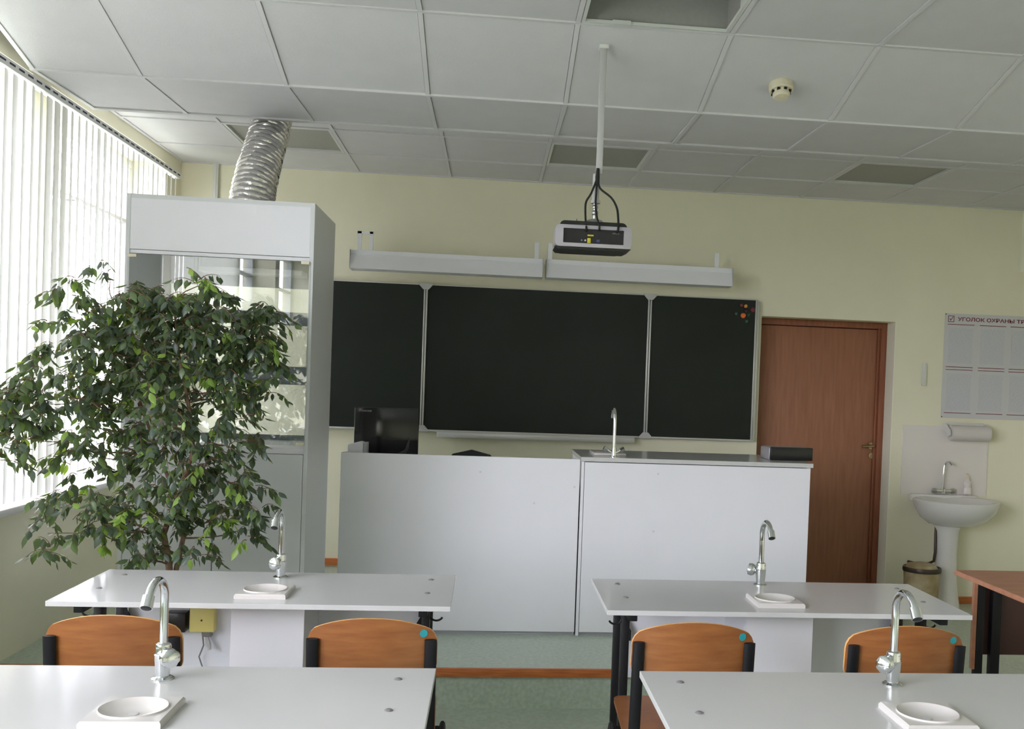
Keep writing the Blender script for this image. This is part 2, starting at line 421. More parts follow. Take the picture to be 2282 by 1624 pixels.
for yv, zv in [(v, ZN) for v in yy[:14]] + [(4.477, 2.687), (5.71, ZF), (6.31, ZF), (YB-.012, ZF)]:
    MB().box(XL if yv > 5.2 else XG[0], XR, yv-.0095, yv+.0095, zv-.002, zv+.03).build('grid_bar', M['grid'], ceil, smooth=0)
MB().box(XG[0], XR, 5.110, 5.146, 2.697, 2.835, .002).build('step_fascia', M['tile'], ceil, smooth=0, label='low vertical step between the two ceiling levels')
MB().box(XG[0]-.004, XG[0], YF, 3.9, ZN-.01, ZN+.06).build('edge_strip', M['grid'], ceil, smooth=0)

LL = {(4, 3): 'square grey open ceiling recess nearest the viewer, right of the projector pole',
      (4, 5): 'square grey ceiling light over the right half of the chalkboard',
      (1, 5): 'square pale ceiling light between the silver duct and the projector pole',
      (7, 5): 'square grey ceiling light at far right, above the poster',
      (1, 3): 'square ceiling light at the top edge, left of the projector pole', (7, 3): 'square ceiling light at the top right corner of the room'}
for i, x0, x1, ya, yb, z in LIGHTS:
    near = ya < 4
    if near and i != 4: dep = .06
    dep = .21 if near and i == 4 else (.06 if near else .014)
    t = thing('ceiling_light', LL[(i, int(ya))], 'ceiling light', ((x0+x1)/2, (ya+yb)/2, z), 0, 'recessed square ceiling lights')
    h = .3 - .012; hy = (yb-ya)/2 - .012
    fr = MB()
    for a in ((-h, h, -hy, -hy+.014), (-h, h, hy-.014, hy), (-h, -h+.014, -hy+.014, hy-.014), (h-.014, h, -hy+.014, hy-.014)):
        fr.box(*a, .0, dep+.02 if dep < .1 else .012)
    fr.build('frame', M['fixwhite'], t, smooth=0)
    if dep > .1:                                        # deep housing with darker grey walls, an open cell with no lamp
        hs = MB(); hs.box(-h, h, -hy, -hy+.014, .012, dep+.02).box(-h, h, hy-.006, hy, .012, dep+.02).box(-h, -h+.014, -hy+.014, hy-.014, .012, dep+.02).box(h-.008, h, hy-.22, hy-.006, .012, dep+.02)
        hs.build('open_void', M['diff'], t, smooth=0)
        MB().box(h-.010, h, -hy+.014, hy-.22, .012, dep+.02).build('lit_void_side', M['fixwhite'], t, smooth=0)  # part of the void's side wall, window light painted in as a paler colour
    MB().box(-h+.014, h-.014, -hy+.014, hy-.014, dep, dep+.012).build('diffuser', M['diff'], t, smooth=0)
    if near:
        MB().box(-.17, -.10, hy-.024, hy-.004, -.004, .012).build('clip', M['fixwhite'], t, smooth=0)

# ------------------------------------------------------------------ vertical blinds on the window wall
def blind(ya, yb, label, ang=16):
    t = thing('vertical_blind', label, 'blind', (-1.95, (ya+yb)/2, .885), 0, 'vertical blinds on the window wall')
    cy = (ya+yb)/2; L = (yb-ya)/2
    MB().box(-.022, .022, -L, L, 1.742, 1.775, .003).build('headrail', M['rail'], t)
    MB().box(.0225, .0245, -L, L, 1.738, 1.752).build('rail_lip', M['rail'], t)
    n = int((yb-ya)/.08)
    sl = MB()
    for k in range(n):
        yk = -L + .04 + k*.08
        sl.box(.0226, .0238, yk-.024, yk+.024, 1.754, 1.762)
    sl.build('carrier_row', M['rail_dark'], t, smooth=0)['kind'] = 'stuff'
    meshes = []
    for q in range(3):
        b = MB()
        N = 6; W = .0445
        pts = [((j/N*2-1)*W, .006*(1-(j/N*2-1)**2)*(1 if q else .7)) for j in range(N+1)]
        top = [b.bm.verts.new((p[1], p[0], 1.735)) for p in pts]; bot = [b.bm.verts.new((p[1], p[0], .0)) for p in pts]
        for j in range(N): b.bm.faces.new((bot[j], bot[j+1], top[j+1], top[j]))
        me = bpy.data.meshes.new('slat'); b.bm.to_mesh(me); b.bm.free(); me.materials.append(M['slat'])
        me.polygons.foreach_set('use_smooth', [True]*len(me.polygons)); meshes.append(me)
    for k in range(n):
        o = bpy.data.objects.new('slat', random.choice(meshes)); C.objects.link(o); o.parent = t
        o.location = (0, -L + .04 + k*.08, 0)
        yw = o.location.y + cy
        a = ang + random.gauss(0, 2.0)
        if 4.62 < yw < 4.86: a = 7
        if random.random() < .06: a -= 7
        o.rotation_euler = (0, 0, math.radians(a))
blind(3.02, 6.47, 'white vertical fabric blind of many slats behind the green tree')
blind(1.12, 2.98, 'white vertical fabric blind along the window beside the viewer, slats turned half open', -30)  # unseen blind, slats angled to send window light towards the board

# ------------------------------------------------------------------ fume cupboard
hx0, hx1, hy0, hy1, hz0, hz1 = -1.597, -.795, 4.60, 5.19, .18, 2.216
HX, HY = (hx0+hx1)/2, (hy0+hy1)/2
t = thing('fume_cupboard', 'tall white laboratory fume cupboard with a glass front, behind the green tree', 'fume cupboard', (HX, HY, hz0))
x0, x1, y0, y1, H = hx0-HX, hx1-HX, hy0-HY, hy1-HY, hz1-hz0
k = .018
for sx in (x0, x1-k): MB().box(sx, sx+k, y0, y1, 0, H, .001).build('side_panel', M['grey_lam'], t, smooth=0)
MB().box(x0+k, x1-k, y0+.002, y1, H-k, H).build('top_panel', M['grey_lam'], t, smooth=0)
MB().box(x0+k, x1-k, y0+.001, y0+.019, 1.976-hz0, H-k, .001).build('header_panel', M['white_lam'], t, smooth=0)
MB().box(x0+k, x1-k, y0+.004, y0+.03, 1.958-hz0, 1.974-hz0, .001).build('header_rail', M['white_lam'], t, smooth=0)
MB().box(x0+k, x1-k, y0+.012, y1-.01, 1.10-hz0, 1.125-hz0).build('work_surface', M['white_lam'], t, smooth=0)
for i in (0, 1):
    xa = x0+k+.002 + i*(x1-x0-2*k)/2; xb = x0+k-.002 + (i+1)*(x1-x0-2*k)/2
    MB().box(xa, xb, y0+.001, y0+.019, .08, 1.098-hz0, .001).build('cabinet_door', M['grey_lam'], t, smooth=0)
MB().box(x0+k, x1-k, y0+.03, y0+.045, 0, .078).build('plinth', M['plinth'], t, smooth=0)
MB().box(x0+k, x1-k, y1-.018, y1, .02, 1.10-hz0).build('back_panel', M['grey_lam'], t, smooth=0)
for za, zb in ((1.88, 2.195), (1.697, 1.762), (1.402, 1.492), (1.125, 1.15)):
    MB().box(x0+k, x1-k, y1-.025, y1-.005, za-hz0, zb-hz0).build('back_rail', M['bar_grey'], t, smooth=0)
MB().box(x0+k, x1-k, y1-.015, y1-.011, 1.125-hz0, 1.88-hz0).build('back_glass', M['glass'], t, smooth=0)
MB().box(x0+.012, x1-.013, y0-.006, y0-.001, 1.139-hz0, 1.955-hz0, .001).build('glass_sash', M['sash_glass'], t, smooth=0)
for cx, cz in ((x0+.032, 1.947), (x1-.034, 1.95), (x1-.034, 1.146)):
    MB().box(cx-.018, cx+.018, y0-.010, y0-.006, cz-hz0-.007, cz-hz0+.007, .001).build('sash_clip', M['cream'], t)
MB().box(x0+.2, x1-.12, y1-.20, y1-.05, 1.93-hz0, 1.955-hz0, .003).build('inner_lamp', M['white_lam'], t)

# flexible duct rising from the cupboard
b = MB()
P0, P1, P2, P3 = Vector((-1.150, 4.945, 2.217)), Vector((-1.152, 4.99, 2.42)), Vector((-1.14, 5.19, 2.56)), Vector((-1.125, 5.272, 2.799))
rings = []
NR, NS = 150, 40
prev = None
for i in range(NR):
    u = i/(NR-1)
    p = P0*(1-u)**3 + P1*3*u*(1-u)**2 + P2*3*u*u*(1-u) + P3*u**3
    tg = ((P1-P0)*3*(1-u)**2 + (P2-P1)*6*u*(1-u) + (P3-P2)*3*u*u).normalized()
    a = Vector((1, 0, 0)); a = (a - tg*a.dot(tg)).normalized(); c = tg.cross(a)
    ring = []
    for j in range(NS):
        th = 2*PI*j/NS
        ph = u*24 + th/(2*PI)
        rr = .097 - .010*u + .0085*abs(math.sin(PI*ph))**.7 + .0045*mnoise.noise(Vector((math.cos(th)*5, math.sin(th)*5, u*40)))
        ring.append(b.bm.verts.new(p + (a*math.cos(th) + c*math.sin(th))*rr))
    rings.append(ring)
for i in range(NR-1):
    for j in range(NS):
        b.bm.faces.new((rings[i][j], rings[i][(j+1) % NS], rings[i+1][(j+1) % NS], rings[i+1][j]))
tag(b.build('exhaust_duct', M['foil'], smooth=50), 'silver crinkled flexible duct rising from the fume cupboard to the ceiling', 'duct')

# conduit on the back wall near the corner
tag(MB().box(-1.838, -1.803, YB-.025, YB, 2.24, 2.804, .002).box(-1.826, -1.815, YB-.028, YB-.024, 2.24, 2.80).build('cable_trunking', M['white_plastic']), 'thin vertical white cable trunking in the far left corner under the ceiling', 'trunking')

# ------------------------------------------------------------------ chalkboard
bz0, bz1, by = 1.107, 2.083, 6.80
t = thing('chalkboard', 'wide dark green three-part chalkboard with aluminium uprights on the back wall', 'chalkboard', (.3, 6.82, bz0))
def L(x): return x-.3
segs = [(-1.185, -.452), (-.428, 1.052), (1.078, 1.800)]
for a, c in segs:
    pn = MB().box(L(a), L(c), -.018, -.004, .012, bz1-bz0-.006).build('board_panel', M['board'], t, smooth=0)
MB().box(L(-1.19), L(1.815), -.004, .016, .004, bz1-bz0-.003).build('backing_board', M['alu'], t, smooth=0)
MB().box(L(-1.19), L(1.815), -.022, .0, bz1-bz0-.006, bz1-bz0, .001).build('top_rail', M['alu'], t)
MB().box(L(-1.19), L(-.44), -.022, .0, .0, .012, .001).build('bottom_rail', M['alu'], t)
MB().box(L(-.44), L(1.065), -.022, .0, .0, .012, .001).build('bottom_rail', M['alu'], t)
MB().box(L(1.065), L(1.815), -.022, .0, .0, .012, .001).build('bottom_rail', M['alu'], t)
MB().box(L(1.797), L(1.808), -.026, .0, .0, bz1-bz0, .002).box(L(1.810), L(1.828), -.016, .012, .0, bz1-bz0-.01, .002).build('end_post', M['alu'], t)
MB().box(L(-1.195), L(-1.184), -.026, .0, .0, bz1-bz0, .002).build('end_post', M['alu'], t)
for x in (-.440, 1.065):
    MB().box(L(x)-.013, L(x)-.002, -.032, .0, .0, bz1-bz0+.004, .003).box(L(x)+.002, L(x)+.013, -.032, .0, .0, bz1-bz0+.004, .003).build('hinge_post', M['alu'], t)
    for z in (bz1-bz0-.008, .012):
        s_ = 1 if z > .5 else -1
        MB().prism([(L(x)-.045, z+.012*s_), (L(x)+.045, z+.012*s_), (L(x)+.045, z+.002*s_), (L(x)+.018, z-.028*s_), (L(x)-.018, z-.028*s_), (L(x)-.045, z+.002*s_)], 'y', -.036, -.031).build('corner_bracket', M['lightgrey'], t, smooth=0)
MB().box(L(-.335), L(.985), -.085, -.02, -.030, -.024, .001).box(L(-.335), L(.985), -.088, -.083, -.032, .0, .001).box(L(-.335), L(.985), -.026, -.02, -.03, .01).build('chalk_tray', M['alu'], t)
for nm, x, z, r, mm, lb in [
    ('m', 1.698, 2.039, .013, 'red_mag', 'small dark red round magnet at upper left of the magnet cluster on the chalkboard'),
    ('m', 1.728, 2.034, .013, 'yellow_mag', 'small yellow-orange round magnet near the top of the magnet cluster on the chalkboard'),
    ('m', 1.778, 2.011, .0175, 'wine_mag', 'wine red round magnet touching the right edge of the chalkboard'),
    ('m', 1.663, 1.979, .011, 'teal_mag', 'small teal round magnet, leftmost of the magnet cluster on the chalkboard'),
    ('m', 1.713, 1.969, .0185, 'orange_mag', 'largest bright orange round magnet on the chalkboard'),
    ('m', 1.737, 1.930, .012, 'green_mag', 'small green round magnet, lowest of the magnet cluster on the chalkboard'),
    ('m', 1.750, 1.973, .012, 'dkgreen_mag', 'dark green round magnet just right of the large orange one'),
    ('m', 1.730, 2.002, .013, 'purple_mag', 'dark purple round magnet between the yellow and the large orange ones')]:
    rx = Matrix.Rotation(PI/2, 3, 'X')
    tag(MB().lathe([(r, 0), (r, .005), (r*.85, .009), (r*.4, .0105)], (x, 6.80, z), 18, rot=rx).build('magnet', M[mm]), lb, 'magnet', 'round magnets on the chalkboard')

# board lamps
def board_lamp(xa, xb, label, brs):
    t = thing('board_lamp', label, 'lamp', ((xa+xb)/2, 6.85, 2.14), 0, 'white lamps above the chalkboard')
    c = (xa+xb)/2; a, b_ = xa-c, xb-c
    MB().prism([(-.30, .0), (-.19, -.004), (-.19, .115), (-.262, .121), (-.268, .088)], 'x', a, b_).build('lamp_body', M['lampwhite'], t, smooth=0)
    MB().box(a, b_, -.2715, -.196, .0925, .1215, .002).build('lamp_cap', M['lampwhite'], t, smooth=0)
    MB().box(a-.003, a, -.30, -.19, .0, .12).build('end_plate', M['lightgrey'], t, smooth=0)
    MB().box(b_, b_+.003, -.30, -.19, .0, .12).build('end_plate', M['lightgrey'], t, smooth=0)
    for (p, q, z, closed) in brs:
        g = MB()
        g.box(p-c, p-c+.028, -.25, -.235, .09, z-2.14, .002).box(p-c, p-c+.028, -.25, 0, .06, .09, .002)
        if closed:
            g.box(q-c-.024, q-c, -.25, -.235, .09, z-2.14, .002).box(q-c-.024, q-c, -.25, 0, .06, .09, .002).box(p-c, q-c, -.25, -.235, z-2.14-.018, z-2.14, .002)
        g.build('bracket', M['lampwhite'], t, smooth=0)
board_lamp(-.908, .315, 'long white lamp above the left half of the chalkboard', [(-.872, -.772, 2.385, True), (.262, .30, 2.37, False)])
board_lamp(.342, 1.570, 'long white lamp above the right half of the chalkboard', [(.350, .38, 2.37, False), (1.457, 1.49, 2.36, False)])

# ------------------------------------------------------------------ projector
px, py = .408, 4.04
t = thing('projector', 'black and silver ceiling projector hanging on a long pole in the middle', 'projector', (px, py, 1.985))
def pz(z): return z-1.985
MB().box(-.014, .011, -.012, .012, pz(2.30), pz(2.80), .003).build('pole', M['lightgrey'], t)
MB().box(-.02, .018, -.02, .02, pz(2.796), pz(2.812), .002).build('ceiling_plate', M['fixwhite'], t)
MB().cyl((-.012, 0, pz(2.30)), (-.012, 0, pz(2.19)), .0135).cyl((-.011, 0, pz(2.195)), (-.011, 0, pz(2.183)), .019).build('inner_pole', M['lightgrey'], t)
MB().cyl((-.012, 0, pz(2.185)), (-.012, 0, pz(2.115)), .009).sphere((-.012, 0, pz(2.145)), .014).sphere((-.012, 0, pz(2.168)), .012).build('ball_joint', M['steel'], t)
g = MB(); g.lathe([(.045, 0), (.045, .012), (.03, .03), (.012, .036)], (-.012, 0, pz(2.085)), 20)
for a in (25, 150, 205, 335):
    r = math.radians(a); g.tube([(-.01+.03*math.cos(r), .03*math.sin(r), pz(2.094)), (-.01+.10*math.cos(r), .09*math.sin(r), pz(2.088)), (-.01+.10*math.cos(r), .09*math.sin(r), pz(2.07))], .006, 8)
g.build('mount_plate', M['steel'], t)
# body: rounded slab, the back (with sockets) towards the room
def rrect(hw, z0_, z1_, r, n=5):
    pts = []
    for cx, cz, a0 in ((hw-r, z1_-r, 0), (-hw+r, z1_-r, 90), (-hw+r, z0_+r, 180), (hw-r, z0_+r, 270)):
        for i in range(n+1):
            a = math.radians(a0+90*i/n); pts.append((cx+r*math.cos(a), cz+r*math.sin(a)))
    return pts
yb = -.125
PB = []
_n0 = set(t.children)
MB().prism(rrect(.132, .004, .106, .02), 'y', yb+.015, yb+.24).build('case', M['black_plastic'], t, smooth=40)
b = MB()   # silver surround of the back face: ring between two rounded rectangles
outr = rrect(.151, .004, .088, .016); inn = rrect(.118, .018, .074, .003); n = len(outr)
v0 = [b.bm.verts.new((x, yb+.045 + (.05 if abs(x) > .12 else 0), z)) for x, z in outr]
v1 = [b.bm.verts.new((x*.985, yb, z)) for x, z in outr]
v2 = [b.bm.verts.new((x, yb-.002, z)) for x, z in inn]; v3 = [b.bm.verts.new((x, yb+.012, z)) for x, z in inn]
for A, B in ((v0, v1), (v1, v2), (v2, v3)):
    for i in range(n): b.bm.faces.new((A[i], A[(i+1) % n], B[(i+1) % n], B[i]))
b.build('surround', M['silver_plastic'], t, smooth=50)
MB().prism([(-.149, .004), (.149, .004), (.130, -.006), (-.138, -.006)], 'y', yb+.005, yb+.15).build('top_cover', M['black_plastic'], t, smooth=0)
bp_ = MB().box(-.119, .119, yb+.008, yb+.014, .017, .075).build('socket_panel', M['darkpanel'], t, smooth=0)
def onpanel(b_, nm, mm): return sub(b_.build(nm, mm, None), bp_)
onpanel(MB().box(-.024, -.010, yb+.002, yb+.008, .020, .040, .002), 'socket', M['yellow_sock'])
onpanel(MB().box(-.024, .000, yb+.002, yb+.008, .047, .053, .001), 'socket_strip', M['yellow_sock'])
onpanel(MB().cyl((-.032, yb+.002, .030), (-.032, yb+.01, .030), .0035), 'socket', M['lightgrey'])
onpanel(MB().cyl((-.046, yb+.002, .030), (-.046, yb+.01, .030), .0035), 'socket', M['greyp'])
onpanel(MB().box(.012, .026, yb+.003, yb+.008, .024, .036, .002), 'socket', M['blue_sock'])
lb = MB()
for i in range(7): lb.box(.074+i*.004, .0768+i*.004, yb+.0065, yb+.008, .060, .065)
onpanel(lb, 'badge', M['greyp'])
for o_ in set(t.children) - _n0:
    o_.location.x -= .026; o_.location.z += .002
for nm, pts, r in [('cable', [(-.012, -.018, .29), (-.033, -.03, .232), (-.053, -.04, .195), (-.056, -.06, .15), (-.056, -.10, .10), (-.056, yb-.010, .078), (-.056, yb-.002, .066)], .0042),
                   ('cable', [(-.006, -.018, .29), (.002, -.025, .255), (.046, -.04, .218), (.068, -.05, .18), (.073, -.07, .14), (.068, yb-.010, .085), (.064, yb-.002, .066)], .0045),
                   ('cable', [(-.010, -.018, .30), (-.012, -.022, .24), (-.014, -.03, .19), (-.010, -.07, .13), (-.006, yb-.01, .09), (-.006, yb-.004, .072)], .004)]:
    q = []
    for i in range(len(pts)-1):
        for k_ in range(4):
            u = k_/4; A = Vector(pts[max(i-1, 0)]); B = Vector(pts[i]); Cc = Vector(pts[i+1]); D = Vector(pts[min(i+2, len(pts)-1)])
            q.append(.5*((2*B) + (-A+Cc)*u + (2*A-5*B+4*Cc-D)*u*u + (-A+3*B-3*Cc+D)*u**3))
    q.append(Vector(pts[-1]))
    MB().tube(q, r, 8).build(nm, M['black_rub'], t, smooth=60)
MB().tube([(-.008, -.017, .335), (-.009, -.018, .30), (-.008, -.018, .27)], [.006, .009, .008], 10).build('cable_bundle', M['black_rub'], t)
MB().cyl((-.086, -.02, pz(2.075)), (-.086, -.02, pz(2.115)), .0015, seg=6).build('antenna', M['black_rub'], t)

# smoke detector on the sloping panel
sl = math.atan2(.156, .574)
dt = thing('smoke_detector', 'small cream smoke detector on the ceiling right of the projector', 'smoke detector', (1.185, 4.215, 2.843-(4.215-3.903)*.2718))
dt.rotation_euler = (-sl, 0, 0)
MB().lathe([(.050, .004), (.052, -.002), (.052, -.026), (.046, -.031)], seg=28).build('base', M['cream'], dt)
MB().lathe([(.036, -.031), (.036, -.042)], seg=24).build('chamber', M['cream'], dt)
MB().lathe([(.037, -.042), (.037, -.052), (.030, -.060), (.012, -.063)], seg=24).build('cap', M['cream'], dt)
for a in range(0, 360, 45):
    r = math.radians(a+12)
    MB().box(.0365*math.cos(r)-.006, .0365*math.cos(r)+.006, .0365*math.sin(r)-.006, .0365*math.sin(r)+.006, -.0405, -.0325).build('vent', M['black_rub'], dt, smooth=0)

# ------------------------------------------------------------------ teacher's screen desk and demonstration counter
t = thing('teacher_desk', 'white teacher desk with a tall plain front panel, left of the demonstration counter', 'desk', (-.12, 5.09, .18))
def X(x): return x+.12
MB().box(X(-.718), X(.471), 0, .018, .018, .898, .001).build('front_panel', M['white_lam'], t, smooth=0)
MB().box(X(-.70), X(.46), .012, .03, 0, .017).build('plinth', M['plinth'], t, smooth=0)
MB().prism([(.018, 0), (.60, 0), (.60, .74), (.43, .88), (.018, .898)], 'x', X(-.716), X(-.698)).build('side_panel', M['grey_lam'], t, smooth=0)
MB().box(X(.452), X(.470), .018, .60, 0, .75).build('side_panel', M['grey_lam'], t, smooth=0)
MB().box(X(-.698), X(.452), .018, .62, .74, .762, .001).build('desktop', M['white_lam'], t, smooth=0)
for x, z in ((.446, .937), (-.03, 1.0), (.245, .85)): MB().cyl((X(x), -.0015, z-.18), (X(x), .0, z-.18), .006, seg=12).build('screw_cap', M['grey_lam'], t)

t = thing('demonstration_counter', 'white demonstration counter with a glossy top and tall mixer tap', 'counter', (1.08, 5.09, .18))
def X(x): return x-1.08
MB().box(X(.478), X(.493), 0, .56, 0, .888, .001).build('side_panel', M['white_lam'], t, smooth=0)
MB().box(X(1.655), X(1.673), .004, .56, 0, .888, .001).build('side_panel', M['white_lam'], t, smooth=0)
MB().box(X(.4955), X(1.672), 0, .018, .018, .885, .001).build('front_panel', M['white_lam'], t, smooth=0)
MB().box(X(.495), X(1.655), .016, .034, 0, .017).build('plinth', M['plinth'], t, smooth=0)
MB().box(X(.4735), X(1.684), -.008, .585, .889, .911, .0012).build('worktop', M['gloss_white'], t, smooth=0)
MB().box(X(.493), X(1.655), .54, .558, .05, .888).build('back_panel', M['grey_lam'], t, smooth=0)
for x, z in ((.873, 1.015), (.86, .72)): MB().cyl((X(x), -.0015, z-.18), (X(x), .0, z-.18), .006, seg=12).build('screw_cap', M['grey_lam'], t)

t = thing('counter_sink', 'small square white sink sunk in the demonstration counter beside the tall tap', 'sink', (.640, 5.36, 1.091))
b = MB(); b.box(-.085, .085, -.12, .12, 0, .012, .004); b.build('rim', M['sink_cer'], t)
MB().lathe([(.062, .0125), (.058, .0135), (.05, .0128), (.02, .0126)], seg=24, cap=False).build('bowl', M['ceramic'], t)
t = thing('mixer_tap', 'tall chrome mixer tap with two splayed handles on the demonstration counter', 'tap', (.646, 5.135, 1.091))
MB().lathe([(.02, 0), (.02, .004), (.014, .008), (.013, .03), (.012, .05)], seg=18).build('body', M['chrome'], t)
pts = [(0, 0, .04), (0, 0, .19)]
for i in range(9):
    a = PI*i/8*.95; pts.append((0, .055-.055*math.cos(a), .19+.055*math.sin(a)))
MB().tube(pts, .0085, 12).build('spout', M['chrome'], t)
for s_ in (-1, 1):
    h = MB().tube([(0, 0, .018), (s_*.022, 0, .03), (s_*.036, 0, .040)], .007, 10).build('handle', M['chrome'], t)
    sub(MB().cyl((s_*.034, 0, .036), (s_*.052, 0, .048), .013, .012, 8).build('handle_grip', M['chrome'], None), h)

t = thing('loudspeaker', 'low black box loudspeaker on the right end of the demonstration counter', 'loudspeaker', (1.615, 5.32, 1.091))
MB().box(-.115, .125, -.045, .13, 0, .068, .008).build('cabinet', M['silver_plastic'], t)
MB().box(-.112, .124, -.058, -.044, .001, .071, .006).build('grille', M['black_plastic'], t)

t = thing('monitor', 'black computer monitor seen from behind on the teacher desk', 'monitor', (-.54, 5.5, .942))
MB().box(-.17, .17, -.012, .018, .065, .352, .006).build('screen_back', M['black_gloss'], t)
MB().prism([(.05, .10), (.10, .13), (.125, .20), (.12, .14), (.10, .095)], 'y', -.020, -.012).build('back_crest', M['black_plastic'], t)
MB().cyl((0, .02, .01), (0, .02, .09), .022).build('stand_neck', M['black_plastic'], t)
MB().lathe([(.10, 0), (.10, .008), (.05, .014)], (0, .02, 0), sy=.8).build('stand_foot', M['black_plastic'], t)
b = MB()
for i in range(7): b.box(-.150+i*.0102, -.1425+i*.0102, -.0135, -.012, .328, .336)
b.build('badge', M['greyp'], t, smooth=0)
t = thing('desk_organiser', 'small white and grey box on the left corner of the teacher desk', 'box', (-.66, 5.27, .942))
MB().prism([(-.045, 0), (.03, 0), (.03, .178), (.015, .182), (-.045, .165)], 'y', -.04, .04).build('body', M['white_lam'], t, smooth=0)
MB().box(.0305, .05, -.035, .04, 0, .178, .002).build('grey_side', M['plinth'], t, smooth=0)

t = thing('teacher_chair', 'dark rounded chair back showing just above the teacher desk', 'chair', (-.09, 5.92, .18))
b = MB()
poly = [(-.2, .48), (.2, .48), (.205, .62), (.18, .76), (.11, .845), (0, .872), (-.11, .845), (-.18, .76), (-.205, .62)]
b.prism(poly, 'y', 0, .035); b.build('backrest', M['black_plastic'], t, smooth=0)
MB().box(-.22, .22, -.44, 0, .42, .47, .02).build('seat', M['black_plastic'], t)
MB().cyl((0, -.22, .06), (0, -.22, .42), .025).build('column', M['black_metal'], t)
for i in range(5):
    a = 2*PI*i/5; MB().tube([(0, -.22, .08), (.25*math.cos(a), -.22+.25*math.sin(a), .03)], [.02, .015], 8).build('leg', M['black_metal'], t)

# ------------------------------------------------------------------ student lab desks
def lab_desk(loc, label, cab_dx):
    t = thing('lab_desk', label, 'desk', loc, 0, 'white student laboratory desks')
    w2, d2 = .5975, .255
    MB().box(-w2, w2, -d2, d2, .740, .756, .0012).build('tabletop', M['gloss_white'], t, smooth=0)
    for s_ in (-1, 1):
        x = s_*(w2-.085)
        # top bar, two posts and foot bar of one end frame
        MB().box(x-.014, x+.014, -.23, .23, .716, .740, .002).build('top_bar', M['black_metal'], t)
        MB().box(x-.013, x+.013, -.075, -.035, .03, .716, .002).build('leg', M['black_metal'], t)
        MB().box(x-.013, x+.013, .120, .155, .03, .716, .002).build('leg', M['black_metal'], t)
        MB().box(x-.015, x+.015, -.22, .24, .0, .03, .003).build('foot_bar', M['black_metal'], t)
        sx = -s_
        MB().prism([(x+sx*.013, .70), (x+sx*.020, .65), (x+sx*.048, .60), (x+sx*.048, .565), (x+sx*.013, .565)], 'y', .120, .126).build('gusset', M['black_metal'], t, smooth=0)
        h = [(x+s_*.012, -.055, .69)]
        for i in range(9):
            a = PI + PI*.85*i/8; h.append((x+s_*(.034+.022*math.cos(a)), -.055, .685+.02*math.sin(a)))
        MB().tube(h, .0035, 8).build('bag_hook', M['black_metal'], t)
        for y_ in (-.063, .16):
            MB().lathe([(.0095, 0), (.0095, .001), (.006, .0035), (.002, .0042)], (s_*(w2-.083), y_, .756), 14).build('bolt', M['greyp'], t)
    MB().box(-w2+.10, w2-.10, .158, .174, .424, .738, .001).build('modesty_panel', M['white_lam'], t, smooth=0)
    cx = cab_dx
    MB().box(cx-.113, cx+.113, -.128, .157, .03, .738, .001).build('plumbing_cabinet', M['white_lam'], t, smooth=0)
    return t
DK = [(-.6935, 3.394, 'white lab desk at left behind the first row, back edge near the green tree', .022),
      (.9895, 3.376, 'white lab desk at right behind the first row, in front of the door', -.005),
      (-.7025, 2.2125, 'white lab desk at front left, cut by the left and bottom edge of the picture', .022),
      (.9915, 2.203, 'white lab desk at front right, cut by the right and bottom edge of the picture', -.005)]
for x, y, lb, c in DK: lab_desk((x, y, 0), lb, c)

def lab_tap(loc, knob, label):
    t = thing('gooseneck_tap', label, 'tap', loc, 0, 'chrome gooseneck taps on the lab desks')
    MB().lathe([(.0245, 0), (.0245, .003), (.020, .006), (.015, .008)], seg=24).build('base_flange', M['chrome'], t)
    MB().lathe([(.0145, .006), (.0165, .025), (.0185, .048), (.019, .056), (.0175, .058), (.0175, .062), (.0165, .064), (.0175, .074), (.016, .080), (.011, .083)], seg=24).build('body', M['chrome'], t)
    pts = [(0, 0, .078), (0, 0, .12), (0, 0, .16)]
    cy, cz, r = -.058, .184, .058
    for i in range(1, 15):
        a = i/14*math.radians(152)
        pts.append((0, cy + (r+.002)*math.cos(a), cz + .050*math.sin(a)))
    MB().tube(pts, .0093, 14).build('spout', M['chrome'], t, smooth=60)
    e = Vector(pts[-1]); dr = (Vector(pts[-1])-Vector(pts[-2])).normalized()
    MB().cyl(e-dr*.004, e+dr*.024, .0132, .0132, 18).build('aerator', M['chrome'], t)
    MB().cyl(e+dr*.0242, e+dr*.0248, .0115, .0105, 18).build('aerator_mesh', M['chrome_dk'], t)
    kd = Vector(knob).normalized()
    k0 = Vector((0, 0, .050))
    MB().cyl(k0+kd*.012, k0+kd*.024, .009, .009, 14).build('valve_stem', M['chrome'], t)
    q = Vector((0, 0, 1)).rotation_difference(kd).to_matrix()
    b = MB(); prof = [(.013, 0), (.019, .004), (.0225, .012), (.021, .024), (.014, .029), (.004, .030)]
    rings = []
    for r_, z_ in prof:
        ring = []
        for k_ in range(24):
            th = 2*PI*k_/24; rr = r_*(1 - (.08 if (k_ % 6) in (0,) else 0))
            ring.append(b.bm.verts.new(k0 + kd*.020 + q @ Vector((math.cos(th)*rr, math.sin(th)*rr, z_))))
        rings.append(ring)
    for i in range(len(rings)-1):
        for k_ in range(24): b.bm.faces.new((rings[i][k_], rings[i][(k_+1) % 24], rings[i+1][(k_+1) % 24], rings[i+1][k_]))
    b.bm.faces.new(list(reversed(rings[0]))); b.bm.faces.new(rings[-1])
    b.build('knob', M['chrome'], t, smooth=40)
lab_tap((-.715, 2.366, .756), (.62, -.75, .12), 'chrome gooseneck tap on the front left desk, knob on its right')
lab_tap((1.002, 2.358, .756), (-.80, -.55, .12), 'chrome gooseneck tap on the front right desk, knob on its left')
lab_tap((-.693, 3.557, .756), (-.35, -.93, .10), 'small chrome gooseneck tap on the left desk behind, against the fume cupboard')
